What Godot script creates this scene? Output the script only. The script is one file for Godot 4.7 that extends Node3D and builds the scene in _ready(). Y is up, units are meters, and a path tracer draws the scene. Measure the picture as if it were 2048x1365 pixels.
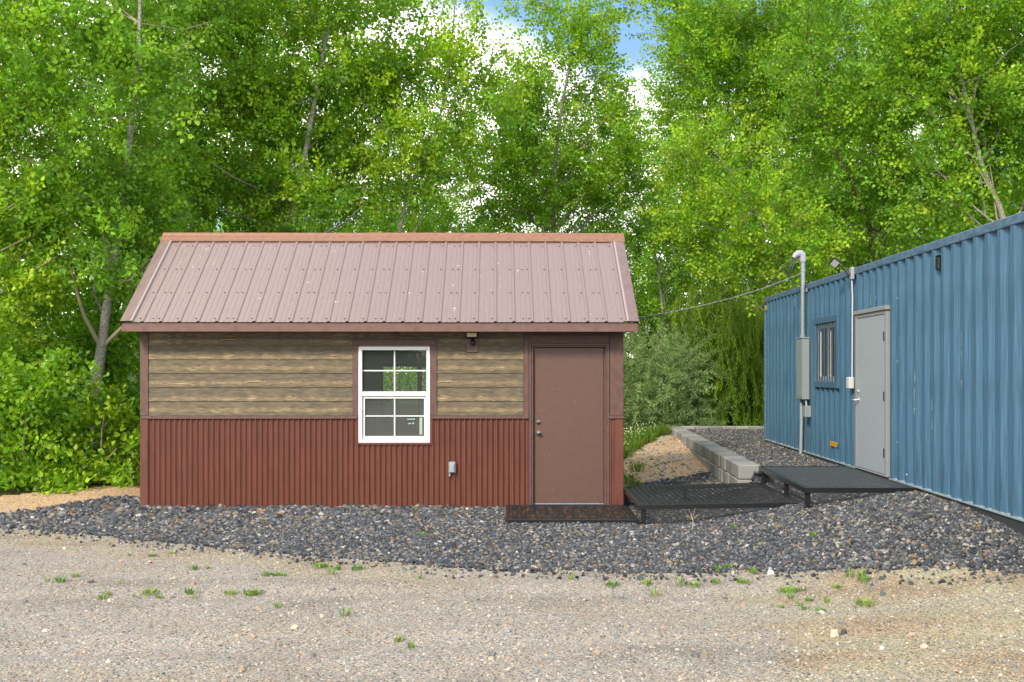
extends Node3D
# A brown metal-roofed shed beside a blue shipping container, poplars behind, gravel in front.
# Units are metres, y is up; the camera stands at x = 0, z = 0 and looks along -z.

const FOCAL := 2200.0
const EYE := 1.74
const LUSH := 1.5    # sprays per crown volume, over all plants

# ---------------------------------------------------------------- mesh builder
class MB:
	var v := PackedVector3Array()
	var n := PackedVector3Array()
	var t := PackedVector2Array()
	var k := PackedColorArray()
	var ix := PackedInt32Array()
	var col := Color.WHITE
	var tinted := false

	func tri(a: Vector3, b: Vector3, c: Vector3, ta := Vector2.ZERO, tb := Vector2.ZERO, tc := Vector2.ZERO) -> void:
		var nn := (b - a).cross(c - a).normalized()
		var i := v.size()
		v.append(a); v.append(b); v.append(c)
		n.append(nn); n.append(nn); n.append(nn)
		t.append(ta); t.append(tb); t.append(tc)
		k.append(col); k.append(col); k.append(col)
		ix.append(i); ix.append(i + 2); ix.append(i + 1)

	func quad(a: Vector3, b: Vector3, c: Vector3, d: Vector3, ta := Vector2(0, 1), tb := Vector2(1, 1), tc := Vector2(1, 0), td := Vector2(0, 0)) -> void:
		var nn := (c - a).cross(d - b).normalized()
		var i := v.size()
		v.append(a); v.append(b); v.append(c); v.append(d)
		for q in 4:
			n.append(nn); k.append(col)
		t.append(ta); t.append(tb); t.append(tc); t.append(td)
		ix.append(i); ix.append(i + 2); ix.append(i + 1)
		ix.append(i); ix.append(i + 3); ix.append(i + 2)

	func box(c: Vector3, s: Vector3, bev := 0.0, bas := Basis.IDENTITY) -> void:
		var h := s * 0.5
		if bev <= 0.0:
			var p: Array[Vector3] = []
			for z in [-1, 1]:
				for y in [-1, 1]:
					for x in [-1, 1]:
						p.append(c + bas * Vector3(h.x * x, h.y * y, h.z * z))
			quad(p[4], p[5], p[7], p[6]); quad(p[1], p[0], p[2], p[3])
			quad(p[5], p[1], p[3], p[7]); quad(p[0], p[4], p[6], p[2])
			quad(p[6], p[7], p[3], p[2]); quad(p[0], p[1], p[5], p[4])
			return
		var b := minf(bev, minf(h.x, minf(h.y, h.z)) * 0.9)
		# px/py/pz: corner points on the face across x, y, z
		var g := func(x: int, y: int, z: int, f: int) -> Vector3:
			var q := Vector3(h.x - (0.0 if f == 0 else b), h.y - (0.0 if f == 1 else b), h.z - (0.0 if f == 2 else b))
			return c + bas * Vector3(q.x * x, q.y * y, q.z * z)
		quad(g.call(-1, -1, 1, 2), g.call(1, -1, 1, 2), g.call(1, 1, 1, 2), g.call(-1, 1, 1, 2))
		quad(g.call(1, -1, -1, 2), g.call(-1, -1, -1, 2), g.call(-1, 1, -1, 2), g.call(1, 1, -1, 2))
		quad(g.call(1, -1, 1, 0), g.call(1, -1, -1, 0), g.call(1, 1, -1, 0), g.call(1, 1, 1, 0))
		quad(g.call(-1, -1, -1, 0), g.call(-1, -1, 1, 0), g.call(-1, 1, 1, 0), g.call(-1, 1, -1, 0))
		quad(g.call(-1, 1, 1, 1), g.call(1, 1, 1, 1), g.call(1, 1, -1, 1), g.call(-1, 1, -1, 1))
		quad(g.call(-1, -1, -1, 1), g.call(1, -1, -1, 1), g.call(1, -1, 1, 1), g.call(-1, -1, 1, 1))
		for a in [-1, 1]:
			for e in [-1, 1]:
				_out(g.call(a, e, -1, 0), g.call(a, e, 1, 0), g.call(a, e, 1, 1), g.call(a, e, -1, 1), c)
				_out(g.call(-1, a, e, 1), g.call(1, a, e, 1), g.call(1, a, e, 2), g.call(-1, a, e, 2), c)
				_out(g.call(a, -1, e, 0), g.call(a, 1, e, 0), g.call(a, 1, e, 2), g.call(a, -1, e, 2), c)
				for z in [-1, 1]:
					var p0: Vector3 = g.call(a, e, z, 0)
					var p1: Vector3 = g.call(a, e, z, 1)
					var p2: Vector3 = g.call(a, e, z, 2)
					if (p1 - p0).cross(p2 - p0).dot(p0 - c) > 0.0: tri(p0, p1, p2)
					else: tri(p0, p2, p1)

	func _out(a: Vector3, b: Vector3, c: Vector3, d: Vector3, mid: Vector3) -> void:
		if (c - a).cross(d - b).dot((a + c) * 0.5 - mid) > 0.0: quad(a, b, c, d)
		else: quad(a, d, c, b)

	func span(a: Vector3, b: Vector3, bev := 0.0) -> void:   # box between two corners
		box((a + b) * 0.5, (b - a).abs(), bev)

	func bar(a: Vector3, b: Vector3, w: float, h: float) -> void:   # straight bar of rectangular section
		var d := b - a
		var z := d.normalized()
		var up := Vector3.UP if absf(z.y) < 0.95 else Vector3.RIGHT
		var x := up.cross(z).normalized()
		box((a + b) * 0.5, Vector3(w, h, d.length()), 0.0, Basis(x, z.cross(x), z))

	func tube(p: Array, r: Array, sides := 7, cap := true) -> void:   # smooth tapered tube through points
		var first := v.size()
		var side := Vector3.ZERO
		for i in p.size():
			var a: Vector3 = p[maxi(i - 1, 0)]
			var b: Vector3 = p[mini(i + 1, p.size() - 1)]
			var d := (b - a).normalized()
			if i == 0:
				side = d.cross(Vector3.UP if absf(d.y) < 0.9 else Vector3.RIGHT).normalized()
			side = (side - d * side.dot(d)).normalized()
			var other := d.cross(side)
			for s in sides:
				var w := TAU * s / sides
				var o := side * cos(w) + other * sin(w)
				v.append(p[i] + o * float(r[i])); n.append(o); k.append(col)
				t.append(Vector2(float(s) / sides, i))
		for i in p.size() - 1:
			for s in sides:
				var q := first + i * sides
				var s2 := (s + 1) % sides
				ix.append(q + s); ix.append(q + sides + s2); ix.append(q + s2)
				ix.append(q + s); ix.append(q + sides + s); ix.append(q + sides + s2)
		if cap:
			for e in [0, p.size() - 1]:
				var q: int = first + e * sides
				for s in range(1, sides - 1):
					ix.append(q)
					ix.append(q + (s + 1 if e else s)); ix.append(q + (s if e else s + 1))

	func dome(c: Vector3, s: Vector3, rows := 6, cols := 10, lo := -PI / 2) -> void:   # part of an ellipsoid above latitude lo
		for i in rows:
			var a := lerpf(lo, PI / 2, float(i) / rows)
			var b := lerpf(lo, PI / 2, float(i + 1) / rows)
			for j in cols:
				var u := TAU * j / cols
				var w := TAU * (j + 1) / cols
				var f := func(la: float, lo_: float) -> Vector3: return c + s * Vector3(cos(la) * cos(lo_), sin(la), -cos(la) * sin(lo_))
				quad(f.call(a, u), f.call(a, w), f.call(b, w), f.call(b, u))

	func prism(outline: Array, along: Vector3) -> void:   # outline counter-clockwise seen from the side 'along' points to
		var mid := Vector3.ZERO
		for q in outline: mid += q
		mid /= outline.size()
		for i in outline.size():
			var a: Vector3 = outline[i]
			var b: Vector3 = outline[(i + 1) % outline.size()]
			quad(a, b, b + along, a + along)
			tri(mid + along, a + along, b + along)
			tri(mid, b, a)

	func done() -> ArrayMesh:
		var arr := []
		arr.resize(Mesh.ARRAY_MAX)
		arr[Mesh.ARRAY_VERTEX] = v
		arr[Mesh.ARRAY_NORMAL] = n
		arr[Mesh.ARRAY_TEX_UV] = t
		if tinted: arr[Mesh.ARRAY_COLOR] = k
		arr[Mesh.ARRAY_INDEX] = ix
		var m := ArrayMesh.new()
		m.add_surface_from_arrays(Mesh.PRIMITIVE_TRIANGLES, arr)
		return m

# ---------------------------------------------------------------- naming
var taken := {}
func numbered(called: String) -> String:
	taken[called] = taken.get(called, -1) + 1
	return called if taken[called] == 0 else "%s_%03d" % [called, taken[called]]

func metas(o: Node, label := "", category := "", group := "", kind := "") -> void:
	for p in [["label", label], ["category", category], ["group", group], ["kind", kind]]:
		if p[1]: o.set_meta(p[0], p[1])

func thing(called: String, label: String, category: String, at := Vector3.ZERO, turn := 0.0, group := "") -> Node3D:
	var o := Node3D.new()
	o.name = numbered(called)
	add_child(o)
	o.position = at
	o.rotation.y = turn
	metas(o, label, category, group)
	return o

func part(called: String, mesh: Mesh, m: Material, parent: Node, kind := "") -> MeshInstance3D:
	var o := MeshInstance3D.new()
	o.name = called
	o.mesh = mesh
	o.material_override = m
	parent.add_child(o, true)
	if kind: o.set_meta("kind", kind)
	return o

func single(called: String, mesh: Mesh, m: Material, label: String, category: String, group := "", kind := "") -> MeshInstance3D:
	var o := MeshInstance3D.new()
	o.name = numbered(called)
	o.mesh = mesh
	o.material_override = m
	add_child(o)
	metas(o, label, category, group, kind)
	return o

func structure(called: String, mesh: Mesh, m: Material) -> MeshInstance3D:
	return single(called, mesh, m, "", "", "", "structure")

# a point of the place from its direction in the view and its distance along -z
func P(px: float, py: float, d: float) -> Vector3:
	return Vector3((px - 1024.0) / FOCAL * d, EYE + (742.0 - py) / FOCAL * d, -d)

# ---------------------------------------------------------------- materials
func mat(c: Color, rough := 0.7, metal := 0.0, spec := 0.5) -> StandardMaterial3D:
	var m := StandardMaterial3D.new()
	m.albedo_color = c.linear_to_srgb()
	m.roughness = rough
	m.metallic = metal
	m.metallic_specular = spec
	return m

func noise(seed_: int, freq: float, oct := 4, type := FastNoiseLite.TYPE_SIMPLEX_SMOOTH) -> FastNoiseLite:
	var f := FastNoiseLite.new()
	f.seed = seed_
	f.noise_type = type
	f.frequency = freq
	f.fractal_octaves = oct
	return f

func image_from(w: int, h: int, f: Callable) -> Image:   # f(x, y) -> sRGB Color
	var data := PackedByteArray()
	data.resize(w * h * 3)
	var i := 0
	for y in h:
		for x in w:
			var c: Color = f.call(x, y)
			data[i] = int(clampf(c.r, 0, 1) * 255.0)
			data[i + 1] = int(clampf(c.g, 0, 1) * 255.0)
			data[i + 2] = int(clampf(c.b, 0, 1) * 255.0)
			i += 3
	return Image.create_from_data(w, h, false, Image.FORMAT_RGB8, data)

func noise_texture(seed_: int, freq: float, stops: Array, size := 512, oct := 4) -> NoiseTexture2D:
	var t := NoiseTexture2D.new()
	t.width = size
	t.height = size
	t.seamless = true
	t.noise = noise(seed_, freq, oct)
	t.normalize = true
	var g := Gradient.new()
	var offs := PackedFloat32Array()
	var cols := PackedColorArray()
	for s in stops:
		offs.append(s[0])
		cols.append(s[1])
	g.offsets = offs
	g.colors = cols
	t.color_ramp = g
	return t

func grey(a: float) -> Color:
	return Color(a, a, a)

# paint or stone with a mottled tone: a noise texture multiplies the base colour
func mottled(c: Color, rough: float, tex: Texture2D, scale: Vector3, bump: Texture2D = null, bump_cm := 0.0, world := true) -> StandardMaterial3D:
	var m := mat(c, rough)
	m.albedo_texture = tex
	m.uv1_triplanar = true
	m.uv1_world_triplanar = world
	m.uv1_scale = scale
	if bump:
		m.heightmap_enabled = true
		m.heightmap_texture = bump
		m.heightmap_scale = bump_cm
	return m

var M := {}
func make_materials() -> void:
	var soft := noise_texture(11, 0.012, [[0.0, grey(0.80)], [0.5, grey(0.93)], [1.0, grey(1.0)]])
	var faint := noise_texture(14, 0.02, [[0.0, grey(0.94)], [1.0, grey(1.0)]])
	var fine := noise_texture(12, 0.09, [[0.0, grey(0.55)], [0.5, grey(0.85)], [1.0, grey(1.0)]])
	var stuccoish := noise_texture(13, 0.16, [[0.0, grey(0.0)], [1.0, grey(1.0)]], 512, 3)
	M.stuccoish = stuccoish
	M.trim = mottled(Color(0.132, 0.068, 0.055), 0.55, soft, Vector3(1.3, 1.3, 1.3), stuccoish, 0.05)
	M.fascia = mottled(Color(0.165, 0.088, 0.070), 0.5, soft, Vector3(0.9, 0.9, 0.9), stuccoish, 0.04)
	M.door = mottled(Color(0.122, 0.066, 0.050), 0.42, faint, Vector3(0.8, 0.8, 0.8), stuccoish, 0.02)
	M.wain = mottled(Color(0.150, 0.051, 0.034), 0.38, soft, Vector3(1.7, 0.25, 1.7))
	var streak := noise_texture(15, 0.02, [[0.0, grey(0.95)], [0.5, grey(0.98)], [1.0, grey(1.0)]])
	M.roof = mottled(Color(0.232, 0.172, 0.158), 0.34, streak, Vector3(2.6, 0.35, 0.35), null, 0.0, false)
	M.rake = mottled(Color(0.200, 0.132, 0.115), 0.4, soft, Vector3(1, 1, 1))
	M.cap = mottled(Color(0.265, 0.125, 0.070), 0.5, noise_texture(16, 0.03, [[0.0, Color(0.72, 0.70, 0.68)], [0.5, grey(0.95)], [1.0, grey(1.0)]]), Vector3(0.5, 3.0, 3.0))
	M.hemshine = mat(Color(0.32, 0.27, 0.255), 0.4)  # paler than the trim: the rake edge's highlight is put into the colour
	M.strand = mat(Color(0.024, 0.027, 0.030), 0.4)
	M.palestrand = mat(Color(0.085, 0.100, 0.110), 0.35, 0.4)  # lighter blue-grey strands, raised landing only
	M.winbar = mat(Color(0.030, 0.055, 0.075), 0.5)
	M.screw = mat(Color(0.075, 0.05, 0.045), 0.45, 0.3)
	M.wscrew = mat(Color(0.17, 0.07, 0.06), 0.35, 0.2)
	M.white = mat(Color(0.78, 0.78, 0.77), 0.35)
	M.inner = mat(Color(0.30, 0.27, 0.23), 0.9)
	M.wood = mat(Color(0.22, 0.15, 0.09), 0.8)
	M.black = mat(Color(0.012, 0.012, 0.013), 0.35)
	M.steelblack = mottled(Color(0.020, 0.022, 0.025), 0.30, fine, Vector3(3, 3, 3))
	M.nickel = mat(Color(0.66, 0.64, 0.60), 0.42, 0.8)
	M.galv = mottled(Color(0.33, 0.37, 0.39), 0.45, soft, Vector3(4, 4, 4))
	M.galv.metallic = 0.35
	M.panelgrey = mottled(Color(0.235, 0.275, 0.280), 0.55, faint, Vector3(2, 2, 2))
	M.pvc = mat(Color(0.29, 0.32, 0.34), 0.5)
	M.whitepipe = mat(Color(0.50, 0.51, 0.50), 0.45)
	M.led = mat(Color(0.80, 0.70, 0.40), 0.3)
	M.cable = mat(Color(0.20, 0.20, 0.20), 0.5)
	M.blackcable = mat(Color(0.02, 0.022, 0.026), 0.4)
	var glass := StandardMaterial3D.new()
	glass.albedo_color = Color(0.9, 0.97, 0.95, 0.04)
	glass.transparency = BaseMaterial3D.TRANSPARENCY_ALPHA
	glass.roughness = 0.0
	glass.metallic_specular = 0.7
	M.glass = glass
	var screen := StandardMaterial3D.new()
	screen.albedo_color = Color(0.16, 0.165, 0.165, 0.84)
	screen.transparency = BaseMaterial3D.TRANSPARENCY_ALPHA
	screen.roughness = 0.8
	M.screen = screen
	# container paint: tall thin streaks of chalking and scuffing
	var chalk := noise_texture(21, 0.013, [[0.0, grey(0.66)], [0.4, grey(0.84)], [0.7, grey(0.94)], [1.0, Color(1.0, 1.0, 1.0)]], 512, 5)
	M.blue = mottled(Color(0.074, 0.178, 0.280), 0.46, chalk, Vector3(5.0, 0.20, 5.0), null, 0.0, false)
	M.bluerail = mottled(Color(0.105, 0.190, 0.285), 0.5, chalk, Vector3(1.0, 2.0, 0.7), null, 0.0, false)
	M.blueend = mottled(Color(0.085, 0.180, 0.280), 0.5, faint, Vector3(1.5, 0.4, 1.5), null, 0.0, false)
	M.chip = mottled(Color(0.42, 0.52, 0.55), 0.7, fine, Vector3(6, 6, 6))
	M.rail = mottled(Color(0.055, 0.060, 0.064), 0.6, fine, Vector3(2, 2, 2))
	M.rust = mottled(Color(0.20, 0.085, 0.04), 0.85, fine, Vector3(5, 5, 5))
	M.steeldoor = mottled(Color(0.325, 0.370, 0.395), 0.5, faint, Vector3(1.2, 1.2, 1.2))
	M.doorframe = mottled(Color(0.26, 0.27, 0.265), 0.6, faint, Vector3(2, 2, 2))
	M.yellow = mat(Color(0.62, 0.33, 0.01), 0.5)
	M.yellowink = mat(Color(0.16, 0.09, 0.01), 0.6)
	var pits := noise_texture(31, 0.11, [[0.0, grey(0.50)], [0.35, grey(0.80)], [0.7, grey(0.94)], [1.0, grey(1.0)]], 512, 5)
	M.blocks = []
	for c in [Color(0.36, 0.36, 0.34), Color(0.30, 0.305, 0.30), Color(0.33, 0.325, 0.285), Color(0.25, 0.26, 0.265), Color(0.40, 0.395, 0.37)]:
		M.blocks.append(mottled(c, 0.93, pits, Vector3(2.2, 2.2, 2.2), stuccoish, 0.4))
	M.bark = mottled(Color(0.50, 0.48, 0.41), 0.9, noise_texture(41, 0.035, [[0.0, grey(0.28)], [0.35, grey(0.62)], [0.6, grey(0.9)], [1.0, grey(1.0)]]), Vector3(2.5, 1.1, 2.5), stuccoish, 1.0)
	M.barkdark = mottled(Color(0.11, 0.075, 0.05), 0.95, pits, Vector3(2.5, 0.9, 2.5), stuccoish, 1.2)
	M.twig = mat(Color(0.30, 0.26, 0.17), 0.85)
	M.straw = mat(Color(0.55, 0.45, 0.27), 0.9)
	# mill-scale and sand on the plate below the door grate
	M.plate = mottled(Color(1, 1, 1), 0.8, noise_texture(51, 0.028, [[0.0, Color(0.13, 0.13, 0.14)], [0.53, Color(0.12, 0.12, 0.12)], [0.62, Color(0.42, 0.28, 0.15)], [0.70, Color(0.60, 0.42, 0.24)], [1.0, Color(0.66, 0.50, 0.33)]], 512, 4), Vector3(0.55, 0.55, 0.55))
	make_siding()
	make_soil()
	make_leaves()

# embossed wood-grain fibre-cement boards: warm brown stain, pale cathedral grain in one band of each board
func make_siding() -> void:
	M.siding = []
	for q in 3:
		var warp := noise(100 + q, 0.006, 3)
		var lines := noise(110 + q, 0.03, 2)
		var smudge := noise(120 + q, 0.012, 4)
		var hair := noise(130 + q, 0.05, 3)
		var centre: float = [0.60, 0.82, 0.66][q]
		var tall := 160
		var relief := PackedByteArray()
		relief.resize(1024 * tall)
		var painted := func(x: int, y: int) -> Color:
			var fv := float(y) / tall
			# the pattern is drawn round a cylinder so that it repeats without a seam
			var a := TAU * x / 1024.0
			var cx := cos(a) * 163.0
			var cz := sin(a) * 163.0
			var s := smudge.get_noise_3d(cx * 1.1, y * 2.2, cz * 1.1)
			var c := Color(0.475, 0.430, 0.335).lerp(Color(0.335, 0.305, 0.245), clampf(0.45 + s * 1.1, 0, 1))
			c = c.lerp(Color(0.40, 0.375, 0.30), clampf(hair.get_noise_3d(cx * 0.25, y * 3.2, cz * 0.25) * 1.2, 0, 0.75))
			var wob := warp.get_noise_3d(cx * 1.6, y * 0.5, cz * 1.6)
			var d := fv - centre - wob * 0.10
			var knot := absf(warp.get_noise_3d(cx * 1.7, 50.0, cz * 1.7))
			var reach := 0.085 + 0.26 * knot
			var band := 1.0 - smoothstep(reach * 0.75, reach * 1.25, absf(d))
			var f := (absf(d) / reach) * 3.0 + lines.get_noise_3d(cx * 0.16, y * 0.55, cz * 0.16) * 1.1
			var ring := absf(fposmod(f, 1.0) - 0.5) * 2.0
			var pale := smoothstep(0.40, 0.78, ring) * band * (0.55 + 0.45 * smoothstep(-0.3, 0.3, s))
			c = c.lerp(Color(0.27, 0.22, 0.15), band * 0.45)
			c = c.lerp(Color(0.87, 0.77, 0.57), pale * 0.95)
			relief[y * 1024 + x] = int(clampf(0.45 + pale * 0.4 + s * 0.2, 0, 1) * 255)
			return c
		var im := image_from(1024, tall, painted)
		var m := StandardMaterial3D.new()
		m.albedo_texture = ImageTexture.create_from_image(im)
		m.albedo_color = Color(0.92, 0.91, 0.92)
		m.roughness = 0.72
		m.heightmap_enabled = true
		m.heightmap_texture = ImageTexture.create_from_image(Image.create_from_data(1024, tall, false, Image.FORMAT_L8, relief))
		m.heightmap_scale = 0.25
		M.siding.append(m)

# grainy soils: every pixel is sand, with many small stones of other colours drawn over it
func grain_image(seed_: int, base: Color, vary: float, stones: Array, count: int, biggest: float) -> Array:
	var w := 1024
	var rng := RandomNumberGenerator.new()
	rng.seed = seed_
	var low := noise(seed_, 0.01, 4)
	var data := PackedByteArray()
	data.resize(w * w * 3)
	var high := PackedByteArray()
	high.resize(w * w)
	for i in w * w:
		var g := 1.0 + (rng.randf() - 0.5) * vary
		var tone := 1.0 + 0.0 * low.frequency
		data[i * 3] = int(clampf(base.r * g * tone, 0, 1) * 255)
		data[i * 3 + 1] = int(clampf(base.g * g * tone, 0, 1) * 255)
		data[i * 3 + 2] = int(clampf(base.b * g * tone, 0, 1) * 255)
		high[i] = 70 + int(rng.randf() * 50)
	for s in count:
		var c: Color = stones[rng.randi() % stones.size()]
		var b := 0.8 + rng.randf() * 0.4
		var r := 1.0 + biggest * pow(rng.randf(), 4.0)
		var e := 0.6 + rng.randf() * 0.4
		var turn := rng.randf() * PI
		var cx := rng.randi() % w
		var cy := rng.randi() % w
		var co := cos(turn)
		var si := sin(turn)
		var reach := int(ceil(r))
		for y in range(-reach, reach + 1):
			for x in range(-reach, reach + 1):
				var u := (x * co + y * si) / r
				var q := (-x * si + y * co) / (r * e)
				var d := u * u + q * q
				if d < 1.0:
					var at := ((cy + y + w) % w) * w + (cx + x + w) % w
					var g2 := b * (0.94 + rng.randf() * 0.12)
					data[at * 3] = int(clampf(c.r * g2, 0, 1) * 255)
					data[at * 3 + 1] = int(clampf(c.g * g2, 0, 1) * 255)
					data[at * 3 + 2] = int(clampf(c.b * g2, 0, 1) * 255)
					high[at] = 120 + int(130 * sqrt(1.0 - d))
	return [ImageTexture.create_from_image(Image.create_from_data(w, w, false, Image.FORMAT_RGB8, data)), ImageTexture.create_from_image(Image.create_from_data(w, w, false, Image.FORMAT_L8, high))]

func soil(tex: Array, scale: float, bump_cm: float) -> StandardMaterial3D:
	var m := StandardMaterial3D.new()
	m.albedo_texture = tex[0]
	m.vertex_color_use_as_albedo = true
	m.roughness = 0.97
	m.metallic_specular = 0.25
	m.uv1_triplanar = true
	m.uv1_world_triplanar = true
	m.uv1_scale = Vector3.ONE * scale
	m.heightmap_enabled = true
	m.heightmap_texture = tex[1]
	m.heightmap_scale = bump_cm
	return m

func make_soil() -> void:
	var mixed := [Color(0.67, 0.635, 0.58), Color(0.54, 0.51, 0.475), Color(0.42, 0.41, 0.40), Color(0.70, 0.67, 0.62), Color(0.62, 0.545, 0.46), Color(0.57, 0.48, 0.41), Color(0.46, 0.47, 0.48), Color(0.32, 0.30, 0.28)]
	M.drive = soil(grain_image(5, Color(0.605, 0.590, 0.548), 0.42, mixed, 30000, 8.0), 0.85, 0.6)
	var tan := [Color(0.80, 0.68, 0.52), Color(0.72, 0.58, 0.42), Color(0.62, 0.50, 0.38), Color(0.84, 0.76, 0.64), Color(0.56, 0.52, 0.48)]
	M.sand = soil(grain_image(6, Color(0.72, 0.60, 0.45), 0.30, tan, 14000, 9.0), 0.62, 1.0)
	var dark := [Color(0.24, 0.26, 0.29), Color(0.32, 0.33, 0.35), Color(0.20, 0.21, 0.24), Color(0.52, 0.48, 0.41)]
	M.bed = soil(grain_image(7, Color(0.22, 0.22, 0.225), 0.5, dark, 24000, 9.0), 0.62, 1.2)
	var litter := [Color(0.30, 0.26, 0.16), Color(0.20, 0.24, 0.10), Color(0.38, 0.31, 0.20), Color(0.16, 0.17, 0.09)]
	M.floor = soil(grain_image(8, Color(0.22, 0.22, 0.12), 0.5, litter, 20000, 12.0), 0.5, 1.5)
	M.stone = mat(Color(1, 1, 1), 0.82)
	M.stone.vertex_color_use_as_albedo = true

func make_leaves() -> void:
	var leaf := mat(Color(1, 1, 1), 0.42, 0.0, 0.45)
	leaf.vertex_color_use_as_albedo = true
	leaf.backlight_enabled = true
	leaf.backlight = Color(0.95, 1.0, 0.55)
	M.leaf = leaf
	var dull := mat(Color(1, 1, 1), 0.7)
	dull.vertex_color_use_as_albedo = true
	dull.backlight_enabled = true
	dull.backlight = Color(0.7, 0.8, 0.6)
	M.dull = dull

# ---------------------------------------------------------------- terrain
var rough := noise(301, 0.55, 4)
var patch := noise(302, 0.35, 4)

func wall_x(d: float) -> float:   # left face of the retaining wall
	return 2.99 + (d - 14.5) * 0.0485

func height(x: float, d: float) -> float:
	var rise := 0.42 * smoothstep(1.7, 4.45, x) * smoothstep(6.4, 10.4, d)
	var y := rise
	var wx := wall_x(d)
	if d > 14.4:
		var low := rise * (1.0 - smoothstep(14.4, 17.5, d)) * 0.75
		var mound := smoothstep(2.6, 0.0, wx - x) * clampf(0.10 + 0.042 * (d - 16.0), 0.0, 0.36) * smoothstep(15.2, 18.0, d) * (1.0 - smoothstep(24.2, 25.6, d))
		low += mound
		var t := smoothstep(0.08, 0.22, x - wx) * (1.0 - smoothstep(24.70, 24.82, d))
		y = lerpf(low, 0.42, t)
	y += 0.13 * smoothstep(-4.3, -5.4, x) * smoothstep(13.0, 15.2, d)
	for q in [[7.0, 0.3], [8.45, 1.4]]:   # shallow wheel ruts across the yard
		var off: float = (d - q[0] - 0.16 * sin(x * 0.45 + q[1])) / 0.17
		y -= 0.020 * exp(-off * off) - 0.010 * exp(-(absf(off) - 1.9) * (absf(off) - 1.9))
	y += 0.022 * rough.get_noise_2d(x, d) * smoothstep(-1.0, 2.0, d)
	return y

var low_edge := [[-12.0, 15.5], [-5.65, 12.15], [-4.34, 11.6], [-3.12, 11.0], [-1.98, 10.35], [-1.02, 9.95], [-0.1, 9.55], [0.96, 9.45], [2.03, 9.40], [2.96, 8.96], [3.95, 8.5], [9.0, 9.0]]
func gravel_front(x: float) -> float:
	for i in low_edge.size() - 1:
		if x < low_edge[i + 1][0]:
			return remap(x, low_edge[i][0], low_edge[i + 1][0], low_edge[i][1], low_edge[i + 1][1])
	return 9.0

# 0 driveway, 1 dark crushed rock, 2 sand, 3 wood floor
func zone(x: float, d: float) -> int:
	var wob := 0.16 * rough.get_noise_2d(x * 2.3 + 40.0, d * 2.3)
	if d < gravel_front(x) + wob: return 0
	if x < -4.6:
		var up := 14.8 + (x + 4.7) * 1.0
		if d < up + wob: return 1
		return 2 if d < up + 1.5 + wob * 2.0 else 3
	if d < 14.6: return 1
	var wx := wall_x(d)
	if x > wx + 0.15: return 1 if d < 24.75 else 3
	if x < 1.0: return 3
	if d < 16.1 + (x - 1.5) * 0.75 + wob: return 1
	return 2 if x > 2.05 + (d - 20.0) * 0.33 + wob and d < 25.0 else 3

func make_ground() -> void:
	var step := 0.1
	var x0 := -9.5
	var d0 := 2.0
	var nx := 185
	var nd := 250
	var names := ["driveway", "gravel_bed", "sand_bank", "wood_floor"]
	var mats := [M.drive, M.bed, M.sand, M.floor]
	var hs := PackedFloat32Array()
	hs.resize((nx + 1) * (nd + 1))
	for j in nd + 1:
		for i in nx + 1:
			hs[j * (nx + 1) + i] = height(x0 + i * step, d0 + j * step)
	var builders := []
	var maps := []
	for q in 4:
		var b := MB.new()
		b.tinted = true
		builders.append(b)
		maps.append({})
	for j in nd:
		for i in nx:
			var z := zone(x0 + (i + 0.5) * step, d0 + (j + 0.5) * step)
			var b: MB = builders[z]
			var known: Dictionary = maps[z]
			var id := []
			for c in [[0, 0], [1, 0], [1, 1], [0, 1]]:
				var gi: int = (j + c[1]) * (nx + 1) + i + c[0]
				if not known.has(gi):
					known[gi] = b.v.size()
					var x: float = x0 + (i + c[0]) * step
					var d: float = d0 + (j + c[1]) * step
					b.v.append(Vector3(x, hs[gi], -d))
					var e := 0.05
					b.n.append(Vector3(height(x - e, d) - height(x + e, d), 2 * e, height(x, d + e) - height(x, d - e)).normalized())
					b.t.append(Vector2(x, d))
					b.k.append(soil_tint(z, x, d))
				id.append(known[gi])
			b.ix.append_array(PackedInt32Array([id[0], id[3], id[2], id[0], id[2], id[1]]))
	for q in 4:
		structure(names[q], builders[q].done(), mats[q])
	# the land beyond, one sheet with a hole where the fine ground lies
	var far := MB.new()
	far.tinted = true
	var xs := [-400.0, x0 + 0.3, x0 + nx * step - 0.3, 400.0]
	var zs := [-500.0, -d0 - nd * step + 0.3, -d0 - 0.3, 300.0]
	for a in 3:
		for c in 3:
			if a == 1 and c == 1: continue
			far.col = Color(1.3, 1.15, 0.9) if c == 2 else Color(0.75, 0.95, 0.5)
			far.quad(Vector3(xs[a], -0.06, zs[c + 1]), Vector3(xs[a + 1], -0.06, zs[c + 1]), Vector3(xs[a + 1], -0.06, zs[c]), Vector3(xs[a], -0.06, zs[c]))
	structure("ground", far.done(), M.drive)

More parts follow.
